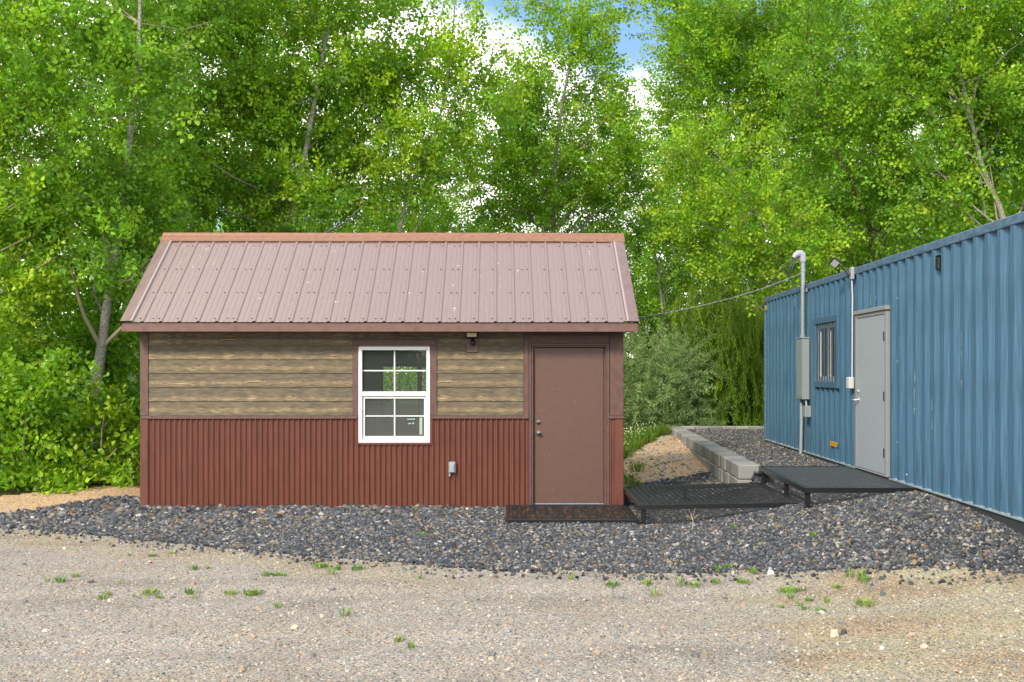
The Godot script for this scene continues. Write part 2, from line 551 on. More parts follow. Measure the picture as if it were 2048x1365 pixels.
func soil_tint(z: int, x: float, d: float) -> Color:
	if z == 0:
		# yellower quarry sand dumped at the right and along the foot of the rock, paler worn wheel tracks
		var p := patch.get_noise_2d(x * 1.4, d * 1.4)
		var yellow := smoothstep(-0.35, 0.55, x - (1.25 + (d - 6.0) * 0.28) + p * 1.1)
		var strip := smoothstep(0.75, 0.25, absf(d - gravel_front(x) + 0.45 + p * 0.3)) * smoothstep(0.0, -1.0, x) * 0.6
		var c := Color(0.99, 0.985, 0.965).lerp(Color(1.10, 0.96, 0.74), clampf(maxf(yellow, strip), 0, 1))
		var track := smoothstep(0.05, 0.5, patch.get_noise_2d(x * 0.45 + 70.0, d * 2.6))
		c *= 0.98 + 0.34 * patch.get_noise_2d(x * 1.6 - 30.0, d * 3.2) + 0.16 * patch.get_noise_2d(x * 7.0, d * 9.0)
		return c.lerp(Color(1.14, 1.09, 0.99), track * 0.6)
	return Color.WHITE

# angular chips: a squashed lump with its corners moved about
func chip_mesh(seed_: int, flat_: float) -> ArrayMesh:
	var rng := RandomNumberGenerator.new()
	rng.seed = seed_
	var pts := []
	var ring := 5 + seed_ % 2
	for lev in 2:
		for s in ring:
			var a := TAU * (s + rng.randf() * 0.6) / ring
			var r := (0.5 if lev == 0 else 0.36) * (0.75 + rng.randf() * 0.5)
			pts.append(Vector3(cos(a) * r, (-0.5 if lev == 0 else 0.5) * flat_ * (0.6 + rng.randf() * 0.6), sin(a) * r * 0.8))
	var b := MB.new()
	for s in ring:
		var s2 := (s + 1) % ring
		b._out(pts[s], pts[s2], pts[ring + s2], pts[ring + s], Vector3.ZERO)
	for s in range(1, ring - 1):
		b.tri(pts[ring], pts[ring + s + 1], pts[ring + s])
		b.tri(pts[0], pts[s], pts[s + 1])
	return b.done()

func multi(called: String, mesh: Mesh, m: Material, xf: Array, cols: PackedColorArray, parent: Node) -> MultiMeshInstance3D:
	var mm := MultiMesh.new()
	mm.transform_format = MultiMesh.TRANSFORM_3D
	mm.use_colors = true
	mm.mesh = mesh
	mm.instance_count = xf.size()
	for i in xf.size():
		mm.set_instance_transform(i, xf[i])
		mm.set_instance_color(i, cols[i])
	var o := MultiMeshInstance3D.new()
	o.name = called
	o.multimesh = mm
	o.material_override = m
	parent.add_child(o, true)
	o.set_meta("kind", "stuff")
	return o

func scatter_stones() -> void:
	var rng := RandomNumberGenerator.new()
	rng.seed = 77
	var slate := [Color(0.052, 0.063, 0.078), Color(0.080, 0.092, 0.108), Color(0.034, 0.040, 0.050), Color(0.130, 0.142, 0.155), Color(0.060, 0.070, 0.083), Color(0.098, 0.110, 0.125)]
	var warm := [Color(0.26, 0.21, 0.14), Color(0.32, 0.285, 0.23), Color(0.20, 0.18, 0.14), Color(0.42, 0.40, 0.37), Color(0.26, 0.165, 0.08), Color(0.24, 0.24, 0.235)]
	var xf := [[], [], [], []]
	var cols := [PackedColorArray(), PackedColorArray(), PackedColorArray(), PackedColorArray()]
	var gap := 0.0215
	var d := 8.2
	while d < 24.7:
		var half := d * 0.4655 + 1.0
		var x := maxf(-half, -9.0)
		var g := gap * (1.0 if d < 15.0 else 1.12)
		while x < minf(half, 4.75 if d < 20.2 else 6.6):
			var px := x + (rng.randf() - 0.5) * g * 1.6
			var pd := d + (rng.randf() - 0.5) * g * 1.6
			x += g
			if pd > 14.0 and pd < 16.9 and px > -4.7 and px < 1.42: continue
			var spill := rng.randf() < 0.16
			if zone(px, pd + (0.6 * pow(rng.randf(), 2.0) if spill else 0.0)) != 1: continue
			if pd > 14.5 and px > wall_x(pd) - 0.02 and px < wall_x(pd) + 0.29: continue
			# coarser rock lies against the left of the shed
			var coarse := smoothstep(2.2, 0.6, 13.9 - pd) * smoothstep(0.5, -1.5, px) * float(px > -9.0)
			var s := (0.017 + 0.018 * rng.randf() * rng.randf() * 2.0) * (1.0 + 1.15 * coarse * rng.randf())
			if coarse > 0.2 and rng.randf() < coarse * 0.45: continue
			var q := rng.randi() % 4
			var bas := Basis.from_euler(Vector3((rng.randf() - 0.5) * 1.3, rng.randf() * TAU, (rng.randf() - 0.5) * 1.3)).scaled(Vector3.ONE * s * 1.25)
			var under := (px > 1.4 and px < 3.27 and pd > 12.36 and pd < 14.3) or (px > 3.15 and pd > 11.83 and pd < 14.58)
			xf[q].append(Transform3D(bas, Vector3(px, height(px, pd) + (-0.012 if under else s * 0.12 + rng.randf() * 0.012), -pd)))
			var c: Color = warm[rng.randi() % 6] if rng.randf() < 0.24 + 0.08 * coarse else slate[rng.randi() % 6]
			cols[q].append(c * (0.34 + rng.randf() * 0.66))
		d += g
	var pile := thing("crushed_rock", "dark blue-grey crushed rock with tan chips spread round the shed and container", "gravel")
	pile.set_meta("kind", "stuff")
	for q in 4:
		multi("stones", chip_mesh(900 + q, 0.5), M.stone, xf[q], cols[q], pile)
	# loose pebbles on the driveway and on the sand
	var pale := [Color(0.36, 0.33, 0.285), Color(0.25, 0.23, 0.205), Color(0.40, 0.375, 0.335), Color(0.13, 0.125, 0.12), Color(0.33, 0.24, 0.17), Color(0.36, 0.25, 0.18), Color(0.20, 0.205, 0.21), Color(0.42, 0.34, 0.24)]
	var px2 := [[], []]
	var pc := [PackedColorArray(), PackedColorArray()]
	for i in 40000:
		var d2 := 5.4 + pow(rng.randf(), 1.3) * 9.4
		var x2 := (rng.randf() * 2.0 - 1.0) * (d2 * 0.4655 + 0.8)
		if i < 4200:
			d2 = 16.0 + rng.randf() * 8.6
			x2 = 1.2 + rng.randf() * 2.2
			if zone(x2, d2) != 2: continue
		elif zone(x2, d2) != 0 and not (x2 < -4.7 and zone(x2, d2) == 2): continue
		var s2 := 0.006 + 0.015 * pow(rng.randf(), 3.0)
		if i < 4200: s2 = 0.010 + 0.055 * pow(rng.randf(), 6.0)
		if rng.randf() < 0.004: s2 = 0.03 + rng.randf() * 0.02
		var q2 := i % 2
		px2[q2].append(Transform3D(Basis.from_euler(Vector3(rng.randf() * 0.7, rng.randf() * TAU, rng.randf() * 0.7)).scaled(Vector3.ONE * s2 * 1.3), Vector3(x2, height(x2, d2) + s2 * 0.10, -d2)))
		pc[q2].append(pale[rng.randi() % 8] * (0.8 + rng.randf() * 0.4))
	var loose := thing("pebbles", "small pale and grey pebbles lying loose on the beige driveway", "pebbles")
	loose.set_meta("kind", "stuff")
	for q in 2:
		multi("stones", chip_mesh(950 + q, 0.6), M.stone, px2[q], pc[q], loose)

# ---------------------------------------------------------------- shed
const SW := 6.096    # length of the shed's front
const SD := 2.82     # its depth

func make_shed() -> void:
	var s := thing("shed", "brown shed with pinkish metal roof, wood-grain siding and corrugated wainscot", "shed", Vector3(-4.683, 0, -13.90), deg_to_rad(0.7))
	# walls behind the cladding, with openings for the window, the door and a rear window
	var b := MB.new()
	var wt := -0.11
	for q in [[0.0, 2.77, -0.12, 2.30], [2.77, 3.615, -0.12, 0.856], [2.77, 3.615, 2.016, 2.30], [3.615, 4.945, -0.12, 2.30], [4.945, 5.872, 2.06, 2.30], [5.872, SW, -0.12, 2.30]]:
		b.span(Vector3(q[0], q[2], wt), Vector3(q[1], q[3], 0.0))
	part("front_wall", b.done(), M.inner, s)
	b = MB.new()
	for q in [[0.0, 2.72, -0.12, 2.30], [2.72, 3.66, -0.12, 0.95], [2.72, 3.66, 1.84, 2.30], [3.66, SW, -0.12, 2.30]]:
		b.span(Vector3(q[0], q[2], -SD), Vector3(q[1], q[3], -SD + 0.1))
	part("rear_wall", b.done(), M.inner, s)
	b = MB.new()
	b.span(Vector3(2.72, 0.95, -SD + 0.02), Vector3(2.76, 1.84, -SD + 0.08))
	b.span(Vector3(3.62, 0.95, -SD + 0.02), Vector3(3.66, 1.84, -SD + 0.08))
	b.span(Vector3(3.28, 0.99, -SD + 0.03), Vector3(3.35, 1.80, -SD + 0.07))
	b.span(Vector3(2.76, 1.80, -SD + 0.02), Vector3(3.62, 1.84, -SD + 0.08))
	b.span(Vector3(2.76, 0.95, -SD + 0.02), Vector3(3.62, 0.99, -SD + 0.08))
	var rw := part("rear_window", b.done(), M.trim, s)
	b = MB.new()
	b.span(Vector3(2.76, 0.99, -SD + 0.048), Vector3(3.62, 1.80, -SD + 0.052))
	part("pane", b.done(), M.glass, rw)
	for e in [0.0, SW - 0.1]:
		b = MB.new()
		b.span(Vector3(e, -0.12, -SD + 0.1), Vector3(e + 0.1, 2.30, wt))
		b.prism([Vector3(e, 2.30, 0.0), Vector3(e, 3.49, -SD / 2), Vector3(e, 2.30, -SD)], Vector3(0.1, 0, 0))
		part("gable_wall", b.done(), M.trim, s)
	b = MB.new()
	b.span(Vector3(0.1, -0.02, -SD + 0.1), Vector3(SW - 0.1, 0.04, wt))
	part("floor", b.done(), M.wood, s)
	b = MB.new()
	b.span(Vector3(0.1, 2.24, -SD + 0.1), Vector3(SW - 0.1, 2.29, wt))
	part("ceiling", b.done(), M.inner, s)
	make_roof(s)
	# cladding: lapped boards above the ledge, one mesh for each
	var courses := [1.172, 1.352, 1.527, 1.706, 1.880, 2.054, 2.222]
	for c in 6:
		for run in [[0.092, 2.664], [3.733, 4.826]]:
			if c == 5 and run[0] < 1.0:
				siding(s, 0.092, 3.148, 2.142, courses[6], c)     # the top course passes over the window
				siding(s, 0.092, 2.664, courses[5], 2.139, c)
				siding(s, 3.245, 4.826, 2.142, courses[6], c + 1)
				siding(s, 3.733, 4.826, courses[5], 2.139, c + 1)
			elif c < 5:
				siding(s, run[0], run[1], courses[c], courses[c + 1], c + (3 if run[0] > 1.0 else 0))
	# corrugated wainscot
	for q in [[0.092, 2.72, -0.12, 1.130], [2.72, 3.665, -0.12, 0.800], [3.665, 4.892, -0.12, 1.130]]:
		part("corrugated_sheet", corrugated(q[0], q[1], q[2], q[3]), M.wain, s)
	b = MB.new()
	var rng := RandomNumberGenerator.new()
	rng.seed = 3
	for row in [0.085, 0.99]:
		var x := 0.16
		while x < 4.86:
			if not (row > 0.5 and x > 2.66 and x < 3.72):
				b.dome(Vector3(x, row + rng.randf() * 0.02, 0.026), Vector3(0.008, 0.008, 0.007), 3, 6)
			x += 0.0678 * (3 + rng.randi() % 3)
	part("screw", b.done(), M.wscrew, s, "stuff")
	# ledge that caps the wainscot
	for q in [[0.0, 2.735], [3.650, 4.898], [5.912, 6.098]]:
		b = MB.new()
		b.span(Vector3(q[0], 1.131, 0.0), Vector3(q[1], 1.171, 0.045), 0.004)
		part("ledge", b.done(), M.trim, s)
	# corner boards
	b = MB.new()
	b.span(Vector3(-0.012, 1.172, -0.09), Vector3(0.091, 2.222, 0.026), 0.004)
	part("corner_board", b.done(), M.trim, s)
	b = MB.new()
	b.span(Vector3(-0.012, -0.12, -0.09), Vector3(0.091, 1.130, 0.034), 0.006)
	part("corner_post", b.done(), M.wain, s)
	b = MB.new()
	b.span(Vector3(5.985, -0.12, -0.09), Vector3(6.100, 1.130, 0.030), 0.006)
	b.span(Vector3(5.918, -0.12, -0.01), Vector3(5.948, 1.130, 0.020), 0.004)
	b.span(Vector3(5.948, -0.12, -0.01), Vector3(5.985, 1.130, 0.008))
	part("corner_post", b.done(), M.wain, s)
	b = MB.new()
	b.span(Vector3(5.922, 1.172, -0.09), Vector3(6.100, 2.222, 0.020), 0.004)
	part("corner_board", b.done(), M.trim, s)
	b = MB.new()
	b.span(Vector3(3.150, 2.141, 0.0), Vector3(3.243, 2.222, 0.022), 0.003)
	part("trim_board", b.done(), M.trim, s)
	make_shed_window(s)
	make_shed_door(s)
	# block that carries the lamp
	b = MB.new()
	b.span(Vector3(4.105, 1.972, 0.0), Vector3(4.258, 2.150, 0.032), 0.004)
	part("mounting_block", b.done(), M.fascia, s)
	var base := s.transform
	lamp(base)
	outlet(base)

func siding(s: Node3D, x0: float, x1: float, y0: float, y1: float, k: int) -> void:
	var b := MB.new()
	var g := 0.0025
	y1 -= g
	var prof := [Vector2(0.0, y0), Vector2(0.017, y0), Vector2(0.019, y0 + 0.002), Vector2(0.008, y1), Vector2(0.0, y1)]
	var u0 := fposmod(k * 0.377 + x0 * 0.11, 1.0)
	var span_ := (x1 - x0) / 2.3
	for i in prof.size() - 1:
		var p: Vector2 = prof[i]
		var q: Vector2 = prof[i + 1]
		var v0 := 1.0 - clampf((p.y - y0) / 0.176, 0, 1)
		var v1 := 1.0 - clampf((q.y - y0) / 0.176, 0, 1)
		b.quad(Vector3(x0, p.y, p.x), Vector3(x1, p.y, p.x), Vector3(x1, q.y, q.x), Vector3(x0, q.y, q.x), Vector2(u0, v0), Vector2(u0 + span_, v0), Vector2(u0 + span_, v1), Vector2(u0, v1))
	for x in [x0, x1]:
		b.quad(Vector3(x, prof[1].y, prof[1].x), Vector3(x, prof[0].y, prof[0].x), Vector3(x, prof[4].y, prof[4].x), Vector3(x, prof[3].y, prof[3].x))
	part("siding_board", b.done(), M.siding[k % 3], s)

func corrugated(x0: float, x1: float, y0: float, y1: float) -> ArrayMesh:
	var b := MB.new()
	var pitch := 0.0678
	var steps := int(ceil((x1 - x0) / (pitch / 10.0)))
	for lev in 2:
		for i in steps + 1:
			var x := lerpf(x0, x1, float(i) / steps)
			var a := TAU * x / pitch
			b.v.append(Vector3(x, y0 if lev == 0 else y1, 0.014 + 0.0115 * sin(a)))
			b.n.append(Vector3(-0.0115 * TAU / pitch * cos(a), 0, 1).normalized())
			b.t.append(Vector2(x, lev))
			b.k.append(Color.WHITE)
	var m := steps + 1
	for i in steps:
		b.ix.append_array(PackedInt32Array([i, m + i + 1, i + 1, i, m + i, m + i + 1]))
	return b.done()

func make_roof(s: Node3D) -> void:
	var roof := Node3D.new()
	roof.name = "roof"
	s.add_child(roof)
	# one 3 ft panel: major ribs at 9 in, two faint stiffeners between; x across, y off the sheet, z down the slope
	var eave := Vector3(0, 2.338, 0.385)
	var ridge := Vector3(0, 3.625, -1.41)
	var down := (eave - ridge).normalized()
	var len_ := (eave - ridge).length()
	var prof := []
	var pitch := 0.2286
	for r in 4:
		var o := r * pitch
		for q in [[0.0, 0.016], [0.011, 0.016], [0.024, 0.0], [0.074, 0.0], [0.079, 0.0035], [0.087, 0.0035], [0.092, 0.0], [0.138, 0.0], [0.143, 0.0035], [0.151, 0.0035], [0.156, 0.0], [0.2046, 0.0], [0.2176, 0.016]]:
			prof.append(Vector2(o + q[0], q[1]))
	prof.append(Vector2(4 * pitch, 0.016))
	var b := MB.new()
	for i in prof.size() - 1:
		var p: Vector2 = prof[i]
		var q: Vector2 = prof[i + 1]
		b.quad(Vector3(p.x, p.y, len_), Vector3(q.x, q.y, len_), Vector3(q.x, q.y, 0), Vector3(p.x, p.y, 0))
		b.quad(Vector3(p.x, p.y - 0.0015, 0), Vector3(q.x, q.y - 0.0015, 0), Vector3(q.x, q.y - 0.0015, len_), Vector3(p.x, p.y - 0.0015, len_))
		b.quad(Vector3(p.x, p.y - 0.0015, len_), Vector3(q.x, q.y - 0.0015, len_), Vector3(q.x, q.y, len_), Vector3(p.x, p.y, len_))
	var panel := b.done()
	var up := down.cross(Vector3.RIGHT)
	for k in 6:
		var o := part("roof_panel", panel, M.roof, roof)
		o.transform = Transform3D(Basis(Vector3.RIGHT, up, down), ridge + Vector3(-0.0986 + k * 4 * pitch, 0.0015 * (k % 2), 0))
	# last, narrower strip with two ribs up to the right rake
	b = MB.new()
	for i in 49:
		var p: Vector2 = prof[i]
		var q: Vector2 = prof[i + 1]
		b.quad(Vector3(p.x, p.y, len_), Vector3(q.x, q.y, len_), Vector3(q.x, q.y, 0), Vector3(p.x, p.y, 0))
	var last := part("roof_panel", b.done(), M.roof, roof)
	last.transform = Transform3D(Basis(Vector3.RIGHT, up, down), ridge + Vector3(-0.0986 + 6 * 4 * pitch, 0.0015, 0))
	# rear slope
	for k in 7:
		var o := part("roof_panel", panel, M.roof, roof)
		var back := Vector3(0, down.y, -down.z)
		o.transform = Transform3D(Basis(Vector3.LEFT, Vector3(0, up.y, -up.z), back), ridge + Vector3(6.24 - k * 4 * pitch, 0, 0))
	# screws in rows over the purlins
	b = MB.new()
	for row in [0.30, 0.93, 1.52, 2.13]:
		for r in 28:
			var x: float = 0.13 + r * pitch - 0.04
			if x < 0.05 or x > 6.2: continue
			b.dome(ridge + down * row + up * 0.003 + Vector3(x, 0, 0), Vector3(0.011, 0.010, 0.011), 3, 6)
			if r % 4 == 1:
				b.dome(ridge + down * row + up * 0.003 + Vector3(x - 0.07, 0, 0), Vector3(0.011, 0.010, 0.011), 3, 6)
	part("screw", b.done(), M.screw, roof, "stuff")
	# bird droppings and scuffs on the sheets
	b = MB.new()
	var rng := RandomNumberGenerator.new()
	rng.seed = 44
	for i in 46:
		var c := ridge + down * (0.25 + rng.randf() * 1.85) + up * 0.0042 + Vector3(0.1 + rng.randf() * 5.9, 0, 0)
		for q in 1 + rng.randi() % 4:
			var o := c + (Vector3.RIGHT * (rng.randf() - 0.5) + down * (rng.randf() - 0.5)) * 0.07
			var s1 := 0.004 + 0.010 * rng.randf() * rng.randf()
			b.quad(o - Vector3.RIGHT * s1 * 1.4, o + down * s1, o + Vector3.RIGHT * s1, o - down * s1 * 1.2)
	part("dropping", b.done(), mat(Color(0.62, 0.60, 0.58), 0.9), roof, "stuff")
	# rake trims: flat cover with a raised edge towards the sheets, its highlight painted paler
	for e in [-1, 1]:
		b = MB.new()
		var xo := -0.135 if e < 0 else 6.248
		var xi: float = xo - e * 0.125
		var pts := [Vector2(xo, -0.12), Vector2(xo, 0.022), Vector2(xi, 0.026)]
		for i in pts.size() - 1:
			for side in [0, 1]:
				var dn: Vector3 = down if side == 0 else Vector3(0, down.y, -down.z)
				var uu: Vector3 = up if side == 0 else Vector3(0, up.y, -up.z)
				var f := func(q: Vector2, z: float) -> Vector3: return ridge + Vector3(q.x, 0, 0) + uu * q.y + dn * z
				b.quad(f.call(pts[i], len_ + 0.01), f.call(pts[i + 1], len_ + 0.01), f.call(pts[i + 1], 0.0), f.call(pts[i], 0.0))
		part("rake_trim", b.done(), M.rake, roof)
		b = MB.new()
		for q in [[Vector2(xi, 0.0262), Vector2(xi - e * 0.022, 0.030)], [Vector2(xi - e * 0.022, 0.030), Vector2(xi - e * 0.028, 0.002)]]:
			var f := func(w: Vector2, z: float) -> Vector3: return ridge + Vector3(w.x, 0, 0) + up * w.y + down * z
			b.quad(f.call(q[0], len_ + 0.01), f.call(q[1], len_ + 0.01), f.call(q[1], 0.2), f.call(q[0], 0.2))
		part("rake_hem_shine", b.done(), M.hemshine, roof)
	# ridge cap of three overlapping lengths, each with two pressed lines
	var seams := [[-0.150, 2.72], [2.66, 5.40], [5.34, 6.262]]
	for k in 3:
		b = MB.new()
		var lift: float = [0.0, 0.004, 0.0][k]
		var line := [Vector2(0.205, 0.020), Vector2(0.200, 0.029), Vector2(0.150, 0.029), Vector2(0.143, 0.036), Vector2(0.125, 0.036), Vector2(0.118, 0.029), Vector2(0.045, 0.031), Vector2(0.030, 0.042), Vector2(0.0, 0.045)]
		for side in [0, 1]:
			var dn: Vector3 = down if side == 0 else Vector3(0, down.y, -down.z)
			var uu: Vector3 = up if side == 0 else Vector3(0, up.y, -up.z)
			for i in line.size() - 1:
				var a: Vector3 = ridge + dn * line[i].x + uu * (line[i].y + lift)
				var c: Vector3 = ridge + dn * line[i + 1].x + uu * (line[i + 1].y + lift)
				b._out(a + Vector3(seams[k][0], 0, 0), a + Vector3(seams[k][1], 0, 0), c + Vector3(seams[k][1], 0, 0), c + Vector3(seams[k][0], 0, 0), Vector3(a.x + seams[k][0], 0, -1.41))
		part("ridge_cap", b.done(), M.cap, roof)
	# fascia, soffit
	for z in [0.325, -SD - 0.365]:
		b = MB.new()
		b.span(Vector3(-0.130, 2.222, z), Vector3(6.243, 2.334, z + 0.04), 0.003)
		part("fascia", b.done(), M.fascia, roof)
	b = MB.new()
	b.span(Vector3(-0.10, 2.226, 0.028), Vector3(6.21, 2.240, 0.324))
	b.span(Vector3(-0.10, 2.226, -SD - 0.324), Vector3(6.21, 2.240, -SD))
	part("soffit", b.done(), M.trim, roof)
	for x in [-0.128, 6.205]:
		b = MB.new()
		for side in [0, 1]:
			var dn: Vector3 = down if side == 0 else Vector3(0, down.y, -down.z)
			var uu: Vector3 = up if side == 0 else Vector3(0, up.y, -up.z)
			var a: Vector3 = ridge - uu * 0.005
			var c: Vector3 = a + dn * (len_ - 0.05)
			b._out(a + Vector3(x, 0, 0), c + Vector3(x, 0, 0), c - uu * 0.11 + Vector3(x, 0, 0), a - uu * 0.11 + Vector3(x, 0, 0), Vector3(3.0, 2.5, -1.41))
			b._out(a + Vector3(x + 0.035, 0, 0), c + Vector3(x + 0.035, 0, 0), c - uu * 0.11 + Vector3(x + 0.035, 0, 0), a - uu * 0.11 + Vector3(x + 0.035, 0, 0), Vector3(x - 2.0, 2.5, -1.41))
			b.quad(a - uu * 0.11 + Vector3(x, 0, 0), a - uu * 0.11 + Vector3(x + 0.035, 0, 0), c - uu * 0.11 + Vector3(x + 0.035, 0, 0), c - uu * 0.11 + Vector3(x, 0, 0))
		part("rake_board", b.done(), M.fascia, roof)

func ring(b: MB, x0: float, x1: float, y0: float, y1: float, w: float, z0: float, z1: float, bev := 0.0, wb := -1.0) -> void:   # rectangular frame
	if wb < 0.0: wb = w
	b.span(Vector3(x0, y0, z0), Vector3(x0 + w, y1, z1), bev)
	b.span(Vector3(x1 - w, y0, z0), Vector3(x1, y1, z1), bev)
	b.span(Vector3(x0 + w, y1 - w, z0), Vector3(x1 - w, y1, z1), bev)
	b.span(Vector3(x0 + w, y0, z0), Vector3(x1 - w, y0 + wb, z1), bev)

func make_shed_window(s: Node3D) -> void:
	var b := MB.new()
	b.span(Vector3(2.665, 1.172, 0.0), Vector3(2.740, 2.062, 0.027), 0.003)
	part("window_trim", b.done(), M.trim, s)
	b = MB.new()
	b.span(Vector3(3.645, 1.172, 0.0), Vector3(3.732, 2.062, 0.027), 0.003)
	part("window_trim", b.done(), M.trim, s)
	b = MB.new()
	b.span(Vector3(2.665, 2.063, 0.0), Vector3(3.732, 2.140, 0.027), 0.003)
	part("window_trim", b.done(), M.trim, s)
	b = MB.new()
	b.span(Vector3(2.712, 0.802, 0.0), Vector3(3.674, 0.826, 0.036), 0.003)
	b.span(Vector3(2.712, 0.827, 0.0), Vector3(2.739, 1.130, 0.034), 0.003)
	b.span(Vector3(3.646, 0.827, 0.0), Vector3(3.674, 1.130, 0.034), 0.003)
	part("window_trim", b.done(), M.wain, s)
	var w := Node3D.new()
	w.name = "window"
	s.add_child(w)
	b = MB.new()
	ring(b, 2.741, 3.644, 0.828, 2.044, 0.044, -0.06, 0.034, 0.004)
	part("frame", b.done(), M.white, w)
	b = MB.new()
	b.span(Vector3(2.786, 1.418, -0.05), Vector3(3.599, 1.476, 0.022), 0.004)
	part("meeting_rail", b.done(), M.white, w)
	# lower sash, set back, with its own stiles
	b = MB.new()
	ring(b, 2.787, 3.598, 0.873, 1.416, 0.030, -0.045, -0.004, 0.003, 0.036)
	part("sash", b.done(), M.white, w)
	b = MB.new()
	b.span(Vector3(3.184, 1.477, -0.028), Vector3(3.200, 1.999, -0.014))
	b.span(Vector3(2.786, 1.733, -0.027), Vector3(3.183, 1.749, -0.015))
	b.span(Vector3(3.201, 1.733, -0.027), Vector3(3.599, 1.749, -0.015))
	part("muntin", b.done(), M.white, w)
	b = MB.new()
	b.span(Vector3(3.184, 0.910, -0.034), Vector3(3.200, 1.385, -0.022))
	b.span(Vector3(2.818, 1.158, -0.033), Vector3(3.183, 1.172, -0.023))
	b.span(Vector3(3.201, 1.158, -0.033), Vector3(3.567, 1.172, -0.023))
	part("muntin", b.done(), M.white, w)
	b = MB.new()
	b.quad(Vector3(2.786, 1.477, -0.010), Vector3(3.599, 1.477, -0.010), Vector3(3.599, 1.999, -0.010), Vector3(2.786, 1.999, -0.010))
	part("pane", b.done(), M.glass, w)
	b = MB.new()
	b.quad(Vector3(2.818, 0.910, -0.018), Vector3(3.567, 0.910, -0.018), Vector3(3.567, 1.385, -0.018), Vector3(2.818, 1.385, -0.018))
	part("pane", b.done(), M.glass, w)
	b = MB.new()
	b.quad(Vector3(2.790, 0.876, -0.040), Vector3(3.595, 0.876, -0.040), Vector3(3.595, 1.414, -0.040), Vector3(2.790, 1.414, -0.040))
	part("insect_screen", b.done(), M.screen, w)
	# maker's stickers left on the lower glass
	b = MB.new()
	b.span(Vector3(3.352, 1.118, -0.0172), Vector3(3.452, 1.131, -0.0168))
	b.span(Vector3(3.362, 1.062, -0.0172), Vector3(3.405, 1.076, -0.0168))
	b.span(Vector3(3.418, 1.060, -0.0172), Vector3(3.440, 1.082, -0.0168))
	b.span(Vector3(3.508, 0.930, -0.0172), Vector3(3.545, 1.145, -0.0168))
	part("sticker", b.done(), mat(Color(0.30, 0.38, 0.33), 0.6), w)

func make_shed_door(s: Node3D) -> void:
	var b := MB.new()
	b.span(Vector3(4.828, 1.132, 0.0), Vector3(4.897, 2.196, 0.024), 0.003)
	part("door_trim", b.done(), M.trim, s)
	b = MB.new()
	b.span(Vector3(4.897, 2.092, 0.0), Vector3(5.921, 2.196, 0.024), 0.003)
	part("door_trim", b.done(), M.trim, s)
	b = MB.new()
	b.span(Vector3(4.828, 2.198, 0.0), Vector3(6.098, 2.223, 0.008))
	part("door_trim", b.done(), M.trim, s)
	# stepped casing
	var d := Node3D.new()
	d.name = "door"
	s.add_child(d)
	for q in [[4.900, 5.918, 2.090, 0.030, 0.034], [4.930, 5.888, 2.060, 0.020, 0.026]]:
		b = MB.new()
		b.span(Vector3(q[0], -0.02, -0.08), Vector3(q[0] + q[3], q[2], q[4]), 0.004)
		b.span(Vector3(q[1] - q[3], -0.02, -0.08), Vector3(q[1], q[2], q[4]), 0.004)
		b.span(Vector3(q[0] + q[3], q[2] - q[3], -0.08), Vector3(q[1] - q[3], q[2], q[4]), 0.004)
		part("casing", b.done(), M.trim, d)
	b = MB.new()
	b.span(Vector3(4.951, -0.01, -0.085), Vector3(4.965, 2.038, -0.02))
	b.span(Vector3(5.853, -0.01, -0.085), Vector3(5.867, 2.038, -0.02))
	part("jamb", b.done(), M.trim, d)
	b = MB.new()
	b.span(Vector3(4.968, 0.062, -0.075), Vector3(5.850, 2.036, -0.030), 0.003)
	part("leaf", b.done(), M.door, d)
	b = MB.new()
	var rng := RandomNumberGenerator.new()
	rng.seed = 61
	for q in [[5.05, 1.245, 0.03], [5.08, 1.23, 0.02], [5.17, 0.68, 0.045], [5.42, 0.735, 0.04], [5.28, 1.51, 0.03], [5.43, 0.12, 0.035], [5.02, 0.24, 0.02], [5.20, 0.22, 0.02], [5.49, 1.34, 0.02]]:
		for k in 5:
			var c := Vector3(q[0] + (rng.randf() - 0.5) * q[2], q[1] + (rng.randf() - 0.5) * q[2], -0.0292)
			var w := 0.0015 + rng.randf() * 0.004
			b.quad(c + Vector3(-w, -w * 1.6, 0), c + Vector3(w, -w, 0), c + Vector3(w * 0.6, w * 1.5, 0), c + Vector3(-w, w, 0))
	part("scuff", b.done(), mat(Color(0.20, 0.135, 0.11), 0.8), d, "stuff")
	b = MB.new()
	b.span(Vector3(4.951, 0.0, -0.085), Vector3(5.867, 0.038, 0.05), 0.004)
	part("threshold", b.done(), M.steelblack, d)
	b = MB.new()
	b.span(Vector3(4.968, 0.040, -0.060), Vector3(5.850, 0.058, -0.028))
	part("sweep", b.done(), M.galv, d)
	for q in [[1.085, 0.030, 0.020], [0.947, 0.031, 0.055]]:
		b = MB.new()
		var c := Vector3(5.024, q[0], -0.030)
		b.tube([c, c + Vector3(0, 0, 0.008), c + Vector3(0, 0, 0.010)], [q[1] * 1.05, q[1] * 1.05, q[1] * 0.9], 18)
		b.tube([c + Vector3(0, 0, 0.010), c + Vector3(0, 0, q[2] * 0.5), c + Vector3(0, 0, q[2] * 0.7), c + Vector3(0, 0, q[2])], [q[1] * 0.5, q[1] * 0.5, q[1] * 0.92, q[1] * 0.72], 18)
		part("deadbolt" if q[2] < 0.03 else "knob", b.done(), M.nickel, d)

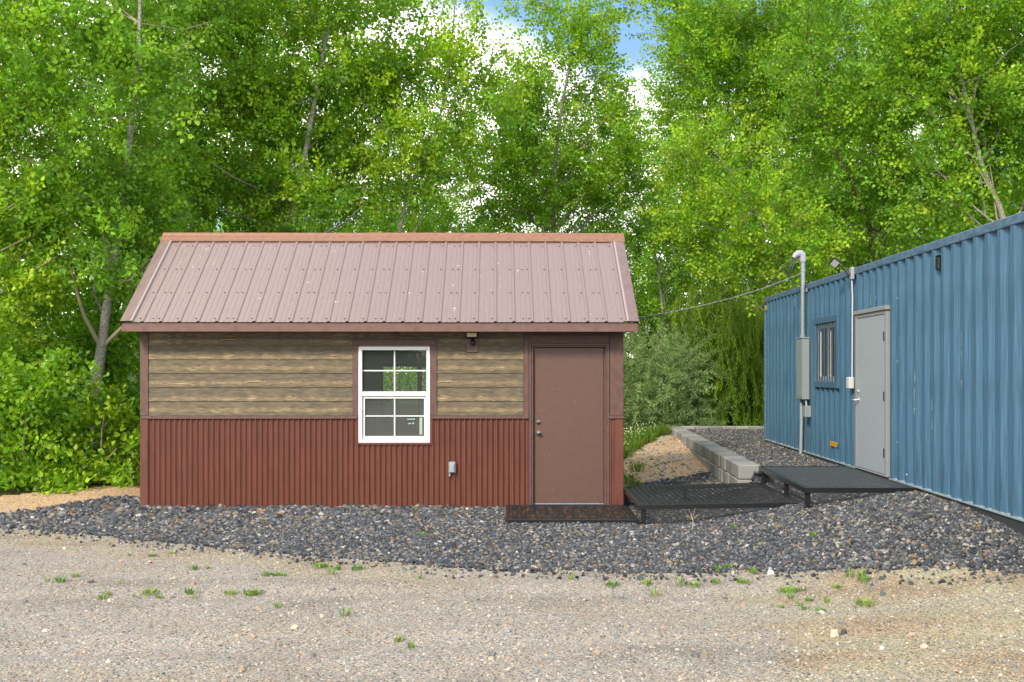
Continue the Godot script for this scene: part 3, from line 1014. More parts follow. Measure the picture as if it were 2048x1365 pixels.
func lamp(base: Transform3D) -> void:
	var o := thing("motion_light", "black motion-sensing light with pale lens under the shed's eave", "light")
	o.transform = base.translated_local(Vector3(4.18, 2.15, 0.033))
	var b := MB.new()
	b.span(Vector3(-0.078, 0.002, 0.0), Vector3(0.070, 0.078, 0.075), 0.01)
	part("housing", b.done(), M.black, o)
	b = MB.new()
	b.span(Vector3(-0.066, 0.018, 0.0755), Vector3(0.056, 0.070, 0.083), 0.004)
	part("lens", b.done(), M.led, o)
	b = MB.new()
	b.tube([Vector3(0.0, 0.0, 0.02), Vector3(0.005, -0.03, 0.05), Vector3(0.012, -0.045, 0.06)], [0.02, 0.018, 0.018], 10)
	part("arm", b.done(), M.black, o)
	b = MB.new()
	b.dome(Vector3(0.012, -0.062, 0.06), Vector3(0.036, 0.036, 0.036), 8, 12)
	part("sensor", b.done(), M.black, o)

func outlet(base: Transform3D) -> void:
	var o := thing("outlet_box", "small grey weatherproof outlet box on the corrugated wainscot", "outlet")
	o.transform = base.translated_local(Vector3(3.925, 0.515, 0.026))
	var b := MB.new()
	b.span(Vector3(-0.044, -0.074, 0.0), Vector3(0.046, 0.076, 0.040), 0.012)
	part("box", b.done(), M.panelgrey, o)
	b = MB.new()
	b.span(Vector3(-0.030, -0.058, 0.0405), Vector3(0.032, 0.060, 0.056), 0.010)
	part("cover", b.done(), mat(Color(0.32, 0.37, 0.39), 0.35), o)
	b = MB.new()
	b.span(Vector3(-0.013, -0.030, 0.0565), Vector3(0.015, 0.034, 0.062), 0.003)
	part("latch", b.done(), M.pvc, o)
	b = MB.new()
	b.tube([Vector3(-0.03, -0.075, 0.02), Vector3(-0.03, -0.11, 0.018)], [0.012, 0.012], 8)
	part("gland", b.done(), M.pvc, o)

# ---------------------------------------------------------------- steel grates
func grate(called: String, label: String, at: Array, legs: Array, thick: float, mesh_step: float, strand: Material, group := "") -> Node3D:
	# at: near-left, near-right, far-right, far-left top corners
	var o := thing(called, label, "grate", at[0], 0.0, group)
	var c := []
	for q in at: c.append(q - at[0])
	for i in 4:
		var b := MB.new()
		var p: Vector3 = c[i]
		var q: Vector3 = c[(i + 1) % 4]
		var d := (q - p).normalized() * (0.02 if i % 2 == 0 else -0.02)
		b.bar(p - d - Vector3(0, thick / 2, 0), q + d - Vector3(0, thick / 2, 0), 0.04, thick)
		part("frame_rail", b.done(), M.steelblack, o)
	for q in legs:
		var b := MB.new()
		var top: Vector3 = c[0].lerp(c[1], q[0]).lerp(c[3].lerp(c[2], q[0]), q[1])
		var w: Vector3 = top + at[0]
		var foot: float = height(w.x, -w.z) - at[0].y - 0.02
		b.span(Vector3(top.x - 0.025, foot, top.z - 0.025), Vector3(top.x + 0.025, top.y - thick + 0.001, top.z + 0.025), 0.004)
		part("leg", b.done(), M.steelblack, o)
	# expanded metal: strands that cross in long diamonds
	var b2 := MB.new()
	var u: Vector3 = c[1] - c[0]
	var w2: Vector3 = c[3] - c[0]
	var lift := Vector3(0, -0.006, 0)
	var nu := u.length()
	var nw := w2.length()
	for dir in [-1, 1]:
		var slope := 0.42     # strand climb against its run
		var off := -nu * slope
		while off < nw + nu * slope:
			var y0 := off
			var y1: float = off + dir * nu * slope
			var a := Vector2(0, y0)
			var e := Vector2(nu, y1)
			var t0 := 0.0
			var t1 := 1.0
			var dy := e.y - a.y
			for lim in [[0.0, 1], [nw, -1]]:
				var t: float = (lim[0] - a.y) / dy
				if (dy > 0) == (lim[1] > 0): t0 = maxf(t0, t)
				else: t1 = minf(t1, t)
			if t1 - t0 > 0.01:
				var f := func(tt: float) -> Vector3:
					var uu := tt
					var ww: float = (a.y + dy * tt) / nw
					return c[0].lerp(c[1], uu).lerp(c[3].lerp(c[2], uu), ww) + lift
				b2.bar(f.call(t0), f.call(t1), 0.0045, 0.004)
			off += mesh_step
	part("expanded_mesh", b2.done(), strand, o, "stuff")
	return o

func make_grates() -> void:
	var ya := 0.225
	grate("steel_landing", "low black mesh landing between the shed door and the wall end", [Vector3(1.455, ya, -12.4), Vector3(3.29, ya + 0.03, -12.4), Vector3(3.20, 0.290, -14.24), Vector3(1.445, 0.238, -14.24)], [[0.018, 0.02], [0.018, 0.97], [0.45, 0.98]], 0.05, 0.060, M.strand, "mesh landings")
	grate("steel_landing", "raised black mesh landing under the container's grey door", [Vector3(3.18, 0.478, -11.87), Vector3(4.335, 0.478, -11.87), Vector3(4.425, 0.478, -14.55), Vector3(3.275, 0.478, -14.55)], [[0.02, 0.02], [0.02, 0.42], [0.02, 0.94]], 0.055, 0.062, M.palestrand, "mesh landings")
	# flat grate before the door: bearing bars over a sandy plate
	var o := thing("door_grate", "flat black steel grate with rusty sand at the shed's door", "grate", Vector3(-0.075, 0.0, -13.86))
	var w := 1.52
	var l := 1.38
	var b := MB.new()
	b.span(Vector3(0.041, -0.03, 0.041), Vector3(w - 0.041, 0.038, l - 0.041))
	part("plate", b.done(), M.plate, o)
	for q in [[0.0, 0.0, 0.04, l], [w - 0.04, 0.0, w, l], [0.04, 0.0, w - 0.04, 0.04], [0.04, l - 0.04, w - 0.04, l]]:
		b = MB.new()
		b.span(Vector3(q[0], -0.03, q[1]), Vector3(q[2], 0.050, q[3]), 0.004)
		part("frame_rail", b.done(), M.steelblack, o)
	b = MB.new()
	var x := 0.075
	while x < w - 0.05:
		b.span(Vector3(x - 0.004, 0.038, 0.041), Vector3(x + 0.004, 0.046, l - 0.041))
		x += 0.055
	var z := 0.12
	while z < l - 0.05:
		b.span(Vector3(0.041, 0.0385, z - 0.006), Vector3(w - 0.041, 0.0445, z + 0.006))
		z += 0.095
	part("bearing_bars", b.done(), M.steelblack, o, "stuff")

# ---------------------------------------------------------------- retaining wall
func make_wall() -> void:
	var o := thing("retaining_wall", "grey concrete block retaining wall round the container's gravel terrace", "wall")
	var rng := RandomNumberGenerator.new()
	rng.seed = 19
	var turn := atan(0.0485)
	var shapes := []
	for q in 4:
		var b := MB.new()
		var len_: float = [0.294, 0.296, 0.295, 0.293][q]
		b.box(Vector3.ZERO, Vector3(0.285 + 0.006 * q, 0.197, len_), 0.016)
		# split face on the left: move its points a little
		for i in b.v.size():
			if b.v[i].x < -0.1:
				var h := sin(b.v[i].y * 71.0 + q * 2.0) * cos(b.v[i].z * 53.0 + q)
				b.v[i].x += 0.008 * h
		shapes.append(b.done())
	for course in 3:
		var along := 0.15 * (course % 2) + (0.148 if course % 2 == 0 else 0.0)
		while along < 10.2:
			var d := 14.5 + along
			var m := part("block", shapes[rng.randi() % 4], M.blocks[rng.randi() % 5], o)
			m.position = Vector3(wall_x(d) + 0.145 + (rng.randf() - 0.5) * 0.012 - 0.004 * course, 0.40 - 0.2 * course + (0.0 if course else (rng.randf() - 0.5) * 0.003), -d)
			m.rotation.y = -turn + (rng.randf() - 0.5) * 0.03
			along += 0.2995
	for course in 2:
		var x := wall_x(24.75) + 0.45 + 0.15 * course
		while x < 8.4:
			var m := part("block", shapes[rng.randi() % 4], M.blocks[rng.randi() % 5], o)
			m.position = Vector3(x, 0.40 - 0.2 * course, -24.62)
			m.rotation.y = PI / 2 + (rng.randf() - 0.5) * 0.03
			x += 0.2995

# ---------------------------------------------------------------- container
const CL := 12.19
func cs(px: float) -> float:   # distance along the container from its far corner
	return 20.28 - 8761.0 / (px - 1097.0)

func corr(s: float) -> float:   # how far the sheet lies behind the outer face
	var q := fposmod(s - 0.49 + 0.034, 0.278)
	if q < 0.068: return 0.036 * (1.0 - q / 0.068)
	if q < 0.140: return 0.0
	if q < 0.208: return 0.036 * (q - 0.140) / 0.068
	return 0.036

func corr_sheet(b: MB, s0: float, s1: float, y0: float, y1: float) -> void:
	var cuts := [s0]
	var start := floorf((s0 - 0.456) / 0.278) * 0.278 + 0.456
	while start < s1:
		for q in [0.0, 0.068, 0.140, 0.208]:
			if start + q > s0 + 0.001 and start + q < s1 - 0.001: cuts.append(start + q)
		start += 0.278
	cuts.append(s1)
	for i in cuts.size() - 1:
		var a: float = cuts[i]
		var c: float = cuts[i + 1]
		b.quad(Vector3(corr(a), y0, a), Vector3(corr(c), y0, c), Vector3(corr(c), y1, c), Vector3(corr(a), y1, a))

func make_container() -> void:
	var o := thing("shipping_container", "long blue corrugated shipping container with grey door and barred window", "container", Vector3(4.646, 0.487, -20.28), -0.0324)
	var top := 2.59
	var sw0 := cs(1630.3)
	var sw1 := cs(1677.6)
	var sd0 := cs(1712.5)
	var sd1 := cs(1776.5)
	var b := MB.new()
	corr_sheet(b, 0.09, sw0, 0.0, top - 0.09)
	corr_sheet(b, sw0, sw1, 0.0, 1.03)
	corr_sheet(b, sw0, sw1, 2.01, top - 0.09)
	corr_sheet(b, sw1, sd0, 0.0, top - 0.09)
	corr_sheet(b, sd0, sd1, 2.02, top - 0.09)
	corr_sheet(b, sd1, CL - 0.09, 0.0, top - 0.09)
	part("side_wall", b.done(), M.blue, o)
	b = MB.new()
	b.span(Vector3(-0.004, top - 0.09, 0.12), Vector3(0.075, top, CL - 0.12), 0.008)
	part("top_rail", b.done(), M.bluerail, o)
	b = MB.new()
	b.span(Vector3(0.012, -0.17, 0.0), Vector3(0.10, -0.012, CL), 0.006)
	part("bottom_rail", b.done(), M.rail, o)
	# weld lip with flaked paint between sheet and rail
	b = MB.new()
	var rng := RandomNumberGenerator.new()
	rng.seed = 8
	var sx := 0.12
	while sx < CL - 0.15:
		var ln := 0.03 + rng.randf() * 0.09
		if sx < sd0 - 0.05 or sx > sd1:
			b.span(Vector3(-0.005, -0.011, sx), Vector3(0.038, -0.002 + rng.randf() * 0.014, sx + ln))
		sx += ln + 0.002
	part("weld_lip", b.done(), M.chip, o, "stuff")
	for e in [[0.0, 0.09], [CL - 0.09, CL]]:
		b = MB.new()
		b.span(Vector3(0.0, 0.0, e[0]), Vector3(0.10, top - 0.12, e[1]), 0.012)
		part("corner_post", b.done(), M.bluerail, o)
		for y in [-0.17, top - 0.115]:
			b = MB.new()
			var lo: float = minf(e[0], CL - 0.118)
			b.span(Vector3(-0.008, y, lo - 0.003), Vector3(0.16, y + 0.118, lo + 0.117), 0.012)
			part("corner_casting", b.done(), M.bluerail if e[0] > 1.0 else M.rust, o)
	b = MB.new()
	b.span(Vector3(0.076, top - 0.04, 0.06), Vector3(2.43, top - 0.012, CL - 0.06))
	part("roof_sheet", b.done(), M.bluerail, o)
	b = MB.new()
	b.span(Vector3(0.10, -0.10, 0.03), Vector3(2.43, top - 0.041, 0.06))
	b.span(Vector3(2.40, -0.10, 0.061), Vector3(2.43, top - 0.041, CL - 0.061))
	part("rear_wall", b.done(), M.blueend, o)
	for x in [0.106, 1.237]:   # cargo doors at the near end, with their locking rods
		b = MB.new()
		b.span(Vector3(x, -0.02, CL - 0.07), Vector3(x + 1.124, top - 0.125, CL - 0.03), 0.006)
		var cargo := part("cargo_door", b.done(), M.blueend, o)
		for q in [0.3, 0.8]:
			b = MB.new()
			b.tube([Vector3(x + q, -0.04, CL - 0.008), Vector3(x + q, top - 0.11, CL - 0.008)], [0.017, 0.017], 10)
			part("locking_rod", b.done(), M.galv, cargo)
	b = MB.new()
	b.span(Vector3(0.101, top - 0.12, CL - 0.08), Vector3(2.43, top - 0.041, CL - 0.02), 0.004)
	b.span(Vector3(0.101, -0.16, CL - 0.08), Vector3(2.43, -0.03, CL - 0.02), 0.004)
	b.span(Vector3(2.365, -0.029, CL - 0.08), Vector3(2.43, top - 0.121, CL - 0.02), 0.004)
	part("end_frame", b.done(), M.blueend, o)
	b = MB.new()
	b.span(Vector3(0.11, -0.10, 0.061), Vector3(2.399, -0.03, CL - 0.061))
	part("floor", b.done(), M.wood, o)
	# door
	var door := Node3D.new()
	door.name = "door"
	o.add_child(door)
	b = MB.new()
	b.span(Vector3(-0.030, 1.972, sd0 - 0.03), Vector3(0.05, 2.020, sd1 + 0.02), 0.004)
	part("header", b.done(), M.doorframe, door)
	b = MB.new()
	b.span(Vector3(-0.012, 0.0, sd0), Vector3(0.06, 1.971, sd0 + 0.085), 0.004)
	b.span(Vector3(-0.012, 0.0, sd1 - 0.085), Vector3(0.06, 1.971, sd1 - 0.01), 0.004)
	b.span(Vector3(-0.012, 1.925, sd0 + 0.086), Vector3(0.06, 1.971, sd1 - 0.086), 0.003)
	b.span(Vector3(-0.012, 0.0, sd0 + 0.086), Vector3(0.06, 0.02, sd1 - 0.086), 0.003)
	part("frame", b.done(), M.doorframe, door)
	b = MB.new()
	b.span(Vector3(-0.006, 0.026, sd0 + 0.092), Vector3(0.04, 1.919, sd1 - 0.092), 0.003)
	part("leaf", b.done(), M.steeldoor, door)
	for y in [0.28, 0.95, 1.66]:
		b = MB.new()
		b.tube([Vector3(-0.016, y - 0.055, sd1 - 0.090), Vector3(-0.016, y + 0.055, sd1 - 0.090)], [0.009, 0.009], 8)
		part("hinge", b.done(), M.black, door)
	b = MB.new()
	var hz := sd0 + 0.155
	b.tube([Vector3(-0.006, 0.88, hz), Vector3(-0.014, 0.88, hz)], [0.032, 0.032], 14)
	b.tube([Vector3(-0.014, 0.88, hz), Vector3(-0.055, 0.88, hz), Vector3(-0.060, 0.88, hz - 0.02), Vector3(-0.060, 0.875, hz - 0.12)], [0.011, 0.011, 0.010, 0.009], 8)
	part("handle", b.done(), M.nickel, door)
	b = MB.new()
	b.tube([Vector3(-0.006, 0.99, hz), Vector3(-0.020, 0.99, hz)], [0.026, 0.024], 12)
	part("deadbolt", b.done(), M.nickel, door)
	# barred window
	var win := Node3D.new()
	win.name = "window"
	o.add_child(win)
	b = MB.new()
	for q in [[sw0 - 0.02, sw0 + 0.07, 1.01, 2.03], [sw1 - 0.07, sw1 + 0.02, 1.01, 2.03], [sw0 + 0.0705, sw1 - 0.0705, 1.94, 2.03], [sw0 + 0.0705, sw1 - 0.0705, 1.01, 1.10]]:
		b.span(Vector3(-0.018, q[2], q[0]), Vector3(0.05, q[3], q[1]), 0.004)
	part("steel_frame", b.done(), M.blue, win)
	for k in 8:
		b = MB.new()
		var z := lerpf(sw0 + 0.10, sw1 - 0.10, (k + 0.5) / 8.0)
		b.tube([Vector3(0.0, 1.09, z), Vector3(0.0, 1.95, z)], [0.012, 0.012], 8)
		part("bar", b.done(), M.winbar, win)
	b = MB.new()
	var zm := (sw0 + sw1) * 0.5 - 0.02
	for q in [[sw0 + 0.071, sw0 + 0.125, 1.101, 1.939], [sw1 - 0.125, sw1 - 0.071, 1.101, 1.939], [zm - 0.025, zm + 0.025, 1.171, 1.869], [sw0 + 0.1255, sw1 - 0.1255, 1.870, 1.939], [sw0 + 0.1255, sw1 - 0.1255, 1.101, 1.170]]:
		b.span(Vector3(0.030, q[2], q[0]), Vector3(0.075, q[3], q[1]), 0.003)
	part("sash", b.done(), M.white, win)
	b = MB.new()
	b.quad(Vector3(0.06, 1.15, sw0 + 0.11), Vector3(0.06, 1.15, sw1 - 0.11), Vector3(0.06, 1.89, sw1 - 0.11), Vector3(0.06, 1.89, sw0 + 0.11))
	part("pane", b.done(), M.glass, win)
	# vents, stickers, bolts
	for px in [1877.0, 1590.0]:
		b = MB.new()
		var z := cs(px)
		b.span(Vector3(-0.012, 2.28, z - 0.045), Vector3(0.036, 2.42, z + 0.045), 0.012)
		b.span(Vector3(-0.016, 2.42, z - 0.04), Vector3(0.036, 2.435, z + 0.04), 0.005)
		part("vent", b.done(), M.steelblack if px > 1800.0 else M.bluerail, o)
	b = MB.new()
	b.span(Vector3(-0.0025, 0.20, cs(1662.0)), Vector3(-0.0005, 0.265, cs(1676.0)))
	part("sticker", b.done(), M.yellow, o)
	b = MB.new()
	b.span(Vector3(-0.0025, 2.36, 0.12), Vector3(-0.0005, 2.44, 0.30))
	part("sticker", b.done(), M.yellow, o)
	b = MB.new()
	for k in 5:
		var z := lerpf(cs(1662.0), cs(1676.0), 0.1 + k * 0.19)
		b.span(Vector3(-0.0034, 0.215, z), Vector3(-0.0026, 0.250, z + 0.022))
	part("sticker_print", b.done(), M.yellowink, o, "stuff")
	b = MB.new()
	for q in [[1796.0, 2.08], [1796.0, 1.36], [1796.0, 0.44], [1815.0, 0.10], [1795.0, 0.32]]:
		b.dome(Vector3(0.0 + corr(cs(q[0])), q[1], cs(q[0])), Vector3(0.010, 0.013, 0.013), 4, 8)
	part("bolt", b.done(), M.galv, o, "stuff")
	# scraped paint: bare pale streaks and one rust spot, thin flakes on the outward faces
	b = MB.new()
	for q in [[1917.0, 0.97, 1.62], [1830.0, 0.75, 1.25], [1923.0, 0.45, 0.80], [1864.0, 0.55, 0.95], [2046.0, 0.18, 0.60], [1845.0, 1.25, 1.5], [1742.0, 2.06, 2.15], [1752.0, 2.06, 2.18]]:
		var z := cs(q[0])
		var n := 14
		for k in n:
			var y := lerpf(q[1], q[2], (k + rng.randf() * 0.8) / n)
			var zz := z + (rng.randf() - 0.5) * 0.03
			b.span(Vector3(corr(zz) - 0.0016, y, zz), Vector3(corr(zz) - 0.0004, y + 0.015 + 0.05 * rng.randf(), zz + 0.006 + 0.018 * rng.randf()))
	part("scrape", b.done(), M.chip, o, "stuff")
	b = MB.new()
	for q in [[1899.0, 0.56, 0.05], [1901.0, 0.50, 0.07], [1985.0, 0.06, 0.05], [1860.0, 0.03, 0.04], [1788.0, 0.10, 0.05], [2012.0, 0.16, 0.06], [1945.0, 0.04, 0.04]]:
		for k in 7:
			var zz: float = cs(q[0]) + (rng.randf() - 0.5) * 0.02
			var y: float = q[1] - q[2] * rng.randf()
			b.span(Vector3(corr(zz) - 0.0018, y, zz), Vector3(corr(zz) - 0.0005, y + 0.006 + 0.012 * rng.randf(), zz + 0.003 + 0.006 * rng.randf()))
	part("rust_spot", b.done(), M.rust, o, "stuff")
	make_services(o.transform)

func make_services(base: Transform3D) -> void:
	var w := func(x: float, y: float, s: float) -> Vector3: return Vector3(x, y, s)
	var s0 := 20.28 - 17.12
	var s1 := 20.28 - 16.72
	var sm := (s0 + s1) / 2
	var o := thing("breaker_box", "tall grey electrical box on the container beside its barred window", "electrical box")
	o.transform = base
	var b := MB.new()
	b.span(Vector3(-0.114, 0.815, s0), Vector3(-0.002, 1.745, s1), 0.006)
	part("cabinet", b.done(), M.panelgrey, o)
	b = MB.new()
	b.span(Vector3(-0.122, 1.7455, s0 - 0.012), Vector3(-0.002, 1.765, s1 + 0.012), 0.004)
	part("lid", b.done(), M.panelgrey, o)
	b = MB.new()
	b.span(Vector3(-0.119, 0.85, s0 + 0.02), Vector3(-0.1145, 1.72, s1 - 0.02), 0.002)
	part("cover", b.done(), M.panelgrey, o)
	# service mast above it
	var mast := thing("service_mast", "galvanised service mast rising above the container with a curved weatherhead", "mast")
	mast.transform = base
	b = MB.new()
	b.tube([w.call(-0.06, 1.7655, sm), w.call(-0.06, 2.95, sm)], [0.032, 0.032], 14)
	part("pipe", b.done(), M.galv, mast)
	b = MB.new()
	b.tube([w.call(-0.06, 1.7658, sm), w.call(-0.06, 1.81, sm)], [0.045, 0.042], 14)
	part("collar", b.done(), M.galv, mast)
	b = MB.new()
	b.tube([w.call(-0.06, 2.78, sm), w.call(-0.06, 2.82, sm)], [0.037, 0.037], 14)
	part("collar", b.done(), M.galv, mast)
	b = MB.new()
	b.span(w.call(-0.02, 2.46, sm - 0.03), w.call(0.0, 2.52, sm + 0.06), 0.004)
	part("strap", b.done(), M.galv, mast)
	b = MB.new()
	b.tube([w.call(-0.06, 2.93, sm), w.call(-0.06, 2.985, sm), w.call(-0.068, 3.03, sm), w.call(-0.095, 3.055, sm), w.call(-0.135, 3.055, sm), w.call(-0.175, 3.030, sm), w.call(-0.205, 2.995, sm)], [0.045, 0.048, 0.055, 0.060, 0.056, 0.044, 0.026], 14)
	part("weatherhead", b.done(), M.pvc, mast)
	for q in [[-0.16, -0.30, 2.75, -0.26, 2.66], [-0.13, -0.27, 2.70, -0.20, 2.60], [-0.17, -0.52, 2.62, -0.40, 2.60]]:
		b = MB.new()
		b.tube([w.call(q[0], 3.00, sm), w.call(lerpf(q[0], q[1], 0.6), 2.86, sm + 0.02), w.call(q[1], q[2], sm + 0.03), w.call(q[3], q[4], sm)], [0.011, 0.011, 0.011, 0.010], 6)
		part("lead", b.done(), M.blackcable, mast)
	# overhead cable to the shed's gable
	var a: Vector3 = base * w.call(-0.07, 2.76, sm)
	var e := Vector3(1.50, 2.47, -16.2)
	var pts := []
	var rr := []
	for i in 25:
		var t := i / 24.0
		pts.append(a.lerp(e, t) - Vector3(0, 0.13 * 4.0 * t * (1.0 - t) * (1.0 - 0.35 * t), 0))
		rr.append(0.0055)
	b = MB.new()
	b.tube(pts, rr, 6)
	var twist := []
	for i in 73:
		var t := i / 72.0
		twist.append(a.lerp(e, t) - Vector3(0, 0.13 * 4.0 * t * (1.0 - t) * (1.0 - 0.35 * t), 0) + Vector3(0, sin(t * 110.0), cos(t * 110.0)) * 0.008)
	rr.resize(73)
	rr.fill(0.0042)
	b.tube(twist, rr, 5)
	single("overhead_cable", b.done(), M.cable, "thin twisted grey cable strung from the mast towards the shed", "cable")
	# conduit below, with its small switch box
	var low := thing("conduit", "grey conduit running down from the tall electrical box into the gravel", "conduit")
	low.transform = base
	b = MB.new()
	b.tube([w.call(-0.05, 0.814, s0 + 0.06), w.call(-0.045, 0.45, s0 + 0.05), w.call(-0.05, 0.0, s0 + 0.03), w.call(-0.06, -0.14, s0 + 0.02)], [0.025, 0.025, 0.025, 0.025], 12)
	part("pipe", b.done(), M.pvc, low)
	b = MB.new()
	b.tube([w.call(-0.05, 0.814, s1 - 0.06), w.call(-0.05, 0.70, s1 + 0.02)], [0.014, 0.014], 10)
	part("nipple", b.done(), M.pvc, low)
	b = MB.new()
	b.span(w.call(-0.10, 0.55, s1 - 0.02), w.call(-0.002, 0.72, s1 + 0.11), 0.006)
	part("switch_box", b.done(), M.panelgrey, low)
	# flood lamp on the top rail with its feed
	var s := cs(1709.5)
	var lampo := thing("flood_light", "black flood light on the container's top edge above the door", "light")
	lampo.transform = base
	b = MB.new()
	b.span(w.call(-0.05, 2.44, s - 0.05), w.call(-0.005, 2.60, s + 0.05), 0.008)
	part("bracket", b.done(), M.pvc, lampo)
	b = MB.new()
	b.tube([w.call(-0.05, 2.50, s), w.call(-0.10, 2.56, s - 0.04), w.call(-0.13, 2.62, s - 0.10)], [0.018, 0.016, 0.016], 8)
	part("arm", b.done(), M.black, lampo)
	b = MB.new()
	var ny := -Vector3(-0.55, -0.62, 0.56).normalized()
	var nx := ny.cross(Vector3(0.2, 0.1, -1)).normalized()
	var tilt := Basis(nx, ny, nx.cross(ny))
	b.box(w.call(-0.20, 2.675, s - 0.16), Vector3(0.12, 0.035, 0.15), 0.010, tilt)
	part("head", b.done(), M.black, lampo)
	b = MB.new()
	b.box(w.call(-0.20, 2.675, s - 0.16) - tilt.y * 0.020, Vector3(0.085, 0.004, 0.11), 0.0, tilt)
	part("lens", b.done(), M.whitepipe, lampo)
	var feed := thing("lamp_conduit", "thin white conduit from the flood light down to a small box by the door", "conduit")
	feed.transform = base
	b = MB.new()
	b.tube([w.call(-0.028, 2.439, s), w.call(-0.022, 2.2, s + 0.01), w.call(-0.022, 1.9, s), w.call(-0.022, 1.17, s - 0.01)], [0.010, 0.010, 0.010, 0.010], 8)
	part("pipe", b.done(), M.whitepipe, feed)
	b = MB.new()
	b.span(w.call(-0.075, 1.02, s - 0.11), w.call(-0.005, 1.17, s + 0.03), 0.008)
	part("junction_box", b.done(), M.whitepipe, feed)

# ---------------------------------------------------------------- plants
# a leafy twig; kind 0 poplar, 1 narrow grey olive leaves, 2 hanging willow-like leaves, 3 broad shrub leaves, 4 tiny far leaves
func spray(kind: int, seed_: int) -> ArrayMesh:
	var rng := RandomNumberGenerator.new()
	rng.seed = seed_
	var b := MB.new()
	b.tinted = true
	var spec: Dictionary = [{"n": 15, "len": 0.42, "l": 0.072, "w": 0.064}, {"n": 26, "len": 0.40, "l": 0.075, "w": 0.017}, {"n": 26, "len": 0.62, "l": 0.085, "w": 0.020}, {"n": 9, "len": 0.34, "l": 0.105, "w": 0.088}, {"n": 20, "len": 0.5, "l": 0.066, "w": 0.058}][kind]
	var bend := Vector3((rng.randf() - 0.5) * 0.2, -0.12 if kind != 2 else -0.05, (rng.randf() - 0.5) * 0.2)
	var at := func(t: float) -> Vector3: return Vector3(0, 0, spec.len * t) + bend * t * t
	b.col = Color(0.9, 0.65, 0.9)
	b.tube([at.call(0.0), at.call(0.5), at.call(1.0)], [0.0045, 0.0035, 0.002], 3, false)
	for i in spec.n:
		var t: float = 0.12 + 0.88 * i / (spec.n - 1.0)
		var p: Vector3 = at.call(t)
		var a: float = i * 2.4 + rng.randf() * 0.9
		var out_ := Vector3(cos(a), sin(a) * 0.8 - 0.05, 0.35 + rng.randf() * 0.5).normalized()
		if kind == 2: out_ = Vector3(cos(a) * 0.5, sin(a) * 0.5, 0.9).normalized()
		var stalk: float = spec.l * (0.55 if kind in [0, 3, 4] else 0.1) * (0.6 + rng.randf() * 0.8)
		var root := p + out_ * stalk
		# blades hang from their stalks and face every way
		var dir := (out_ + Vector3((rng.randf() - 0.5) * 0.9, -0.55 * rng.randf() if kind != 2 else 0.0, (rng.randf() - 0.5) * 0.9)).normalized()
		var side := dir.cross(Vector3(rng.randf() - 0.5, rng.randf() + 0.25, rng.randf() - 0.5)).normalized()
		var up := side.cross(dir)
		var s := 0.72 + rng.randf() * 0.5
		var l: float = spec.l * s
		var w: float = spec.w * s * 0.5
		var g := 0.78 + rng.randf() * 0.44
		b.col = Color(g * (0.92 + rng.randf() * 0.22), g, g * (0.8 + rng.randf() * 0.3))
		var f := func(u: float, q: float, h: float) -> Vector3: return root + dir * (l * u) + side * (w * q) + up * (l * h)
		var mid: Vector3 = f.call(0.42, 0.0, -0.06)
		var o := [f.call(0.0, 0.0, 0.0), f.call(0.12, 0.72, 0.05), f.call(0.42, 0.92, 0.06), f.call(0.75, 0.42, 0.0), f.call(1.0, 0.0, -0.10), f.call(0.75, -0.42, 0.0), f.call(0.42, -0.92, 0.06), f.call(0.12, -0.72, 0.05)]
		if kind in [1, 2]:
			o = [f.call(0.0, 0.0, 0.0), f.call(0.45, 1.0, 0.03), f.call(1.0, 0.0, -0.08), f.call(0.45, -1.0, 0.03)]
		for q in o.size():
			b.tri(mid, o[q], o[(q + 1) % o.size()])
	return b.done()

var sprays := {}
func spray_of(kind: int, n: int) -> ArrayMesh:
	var key := kind * 10 + n % 3
	if not sprays.has(key): sprays[key] = spray(kind, 4000 + key)
	return sprays[key]

var clump := noise(401, 0.55, 3)
var planted := 0
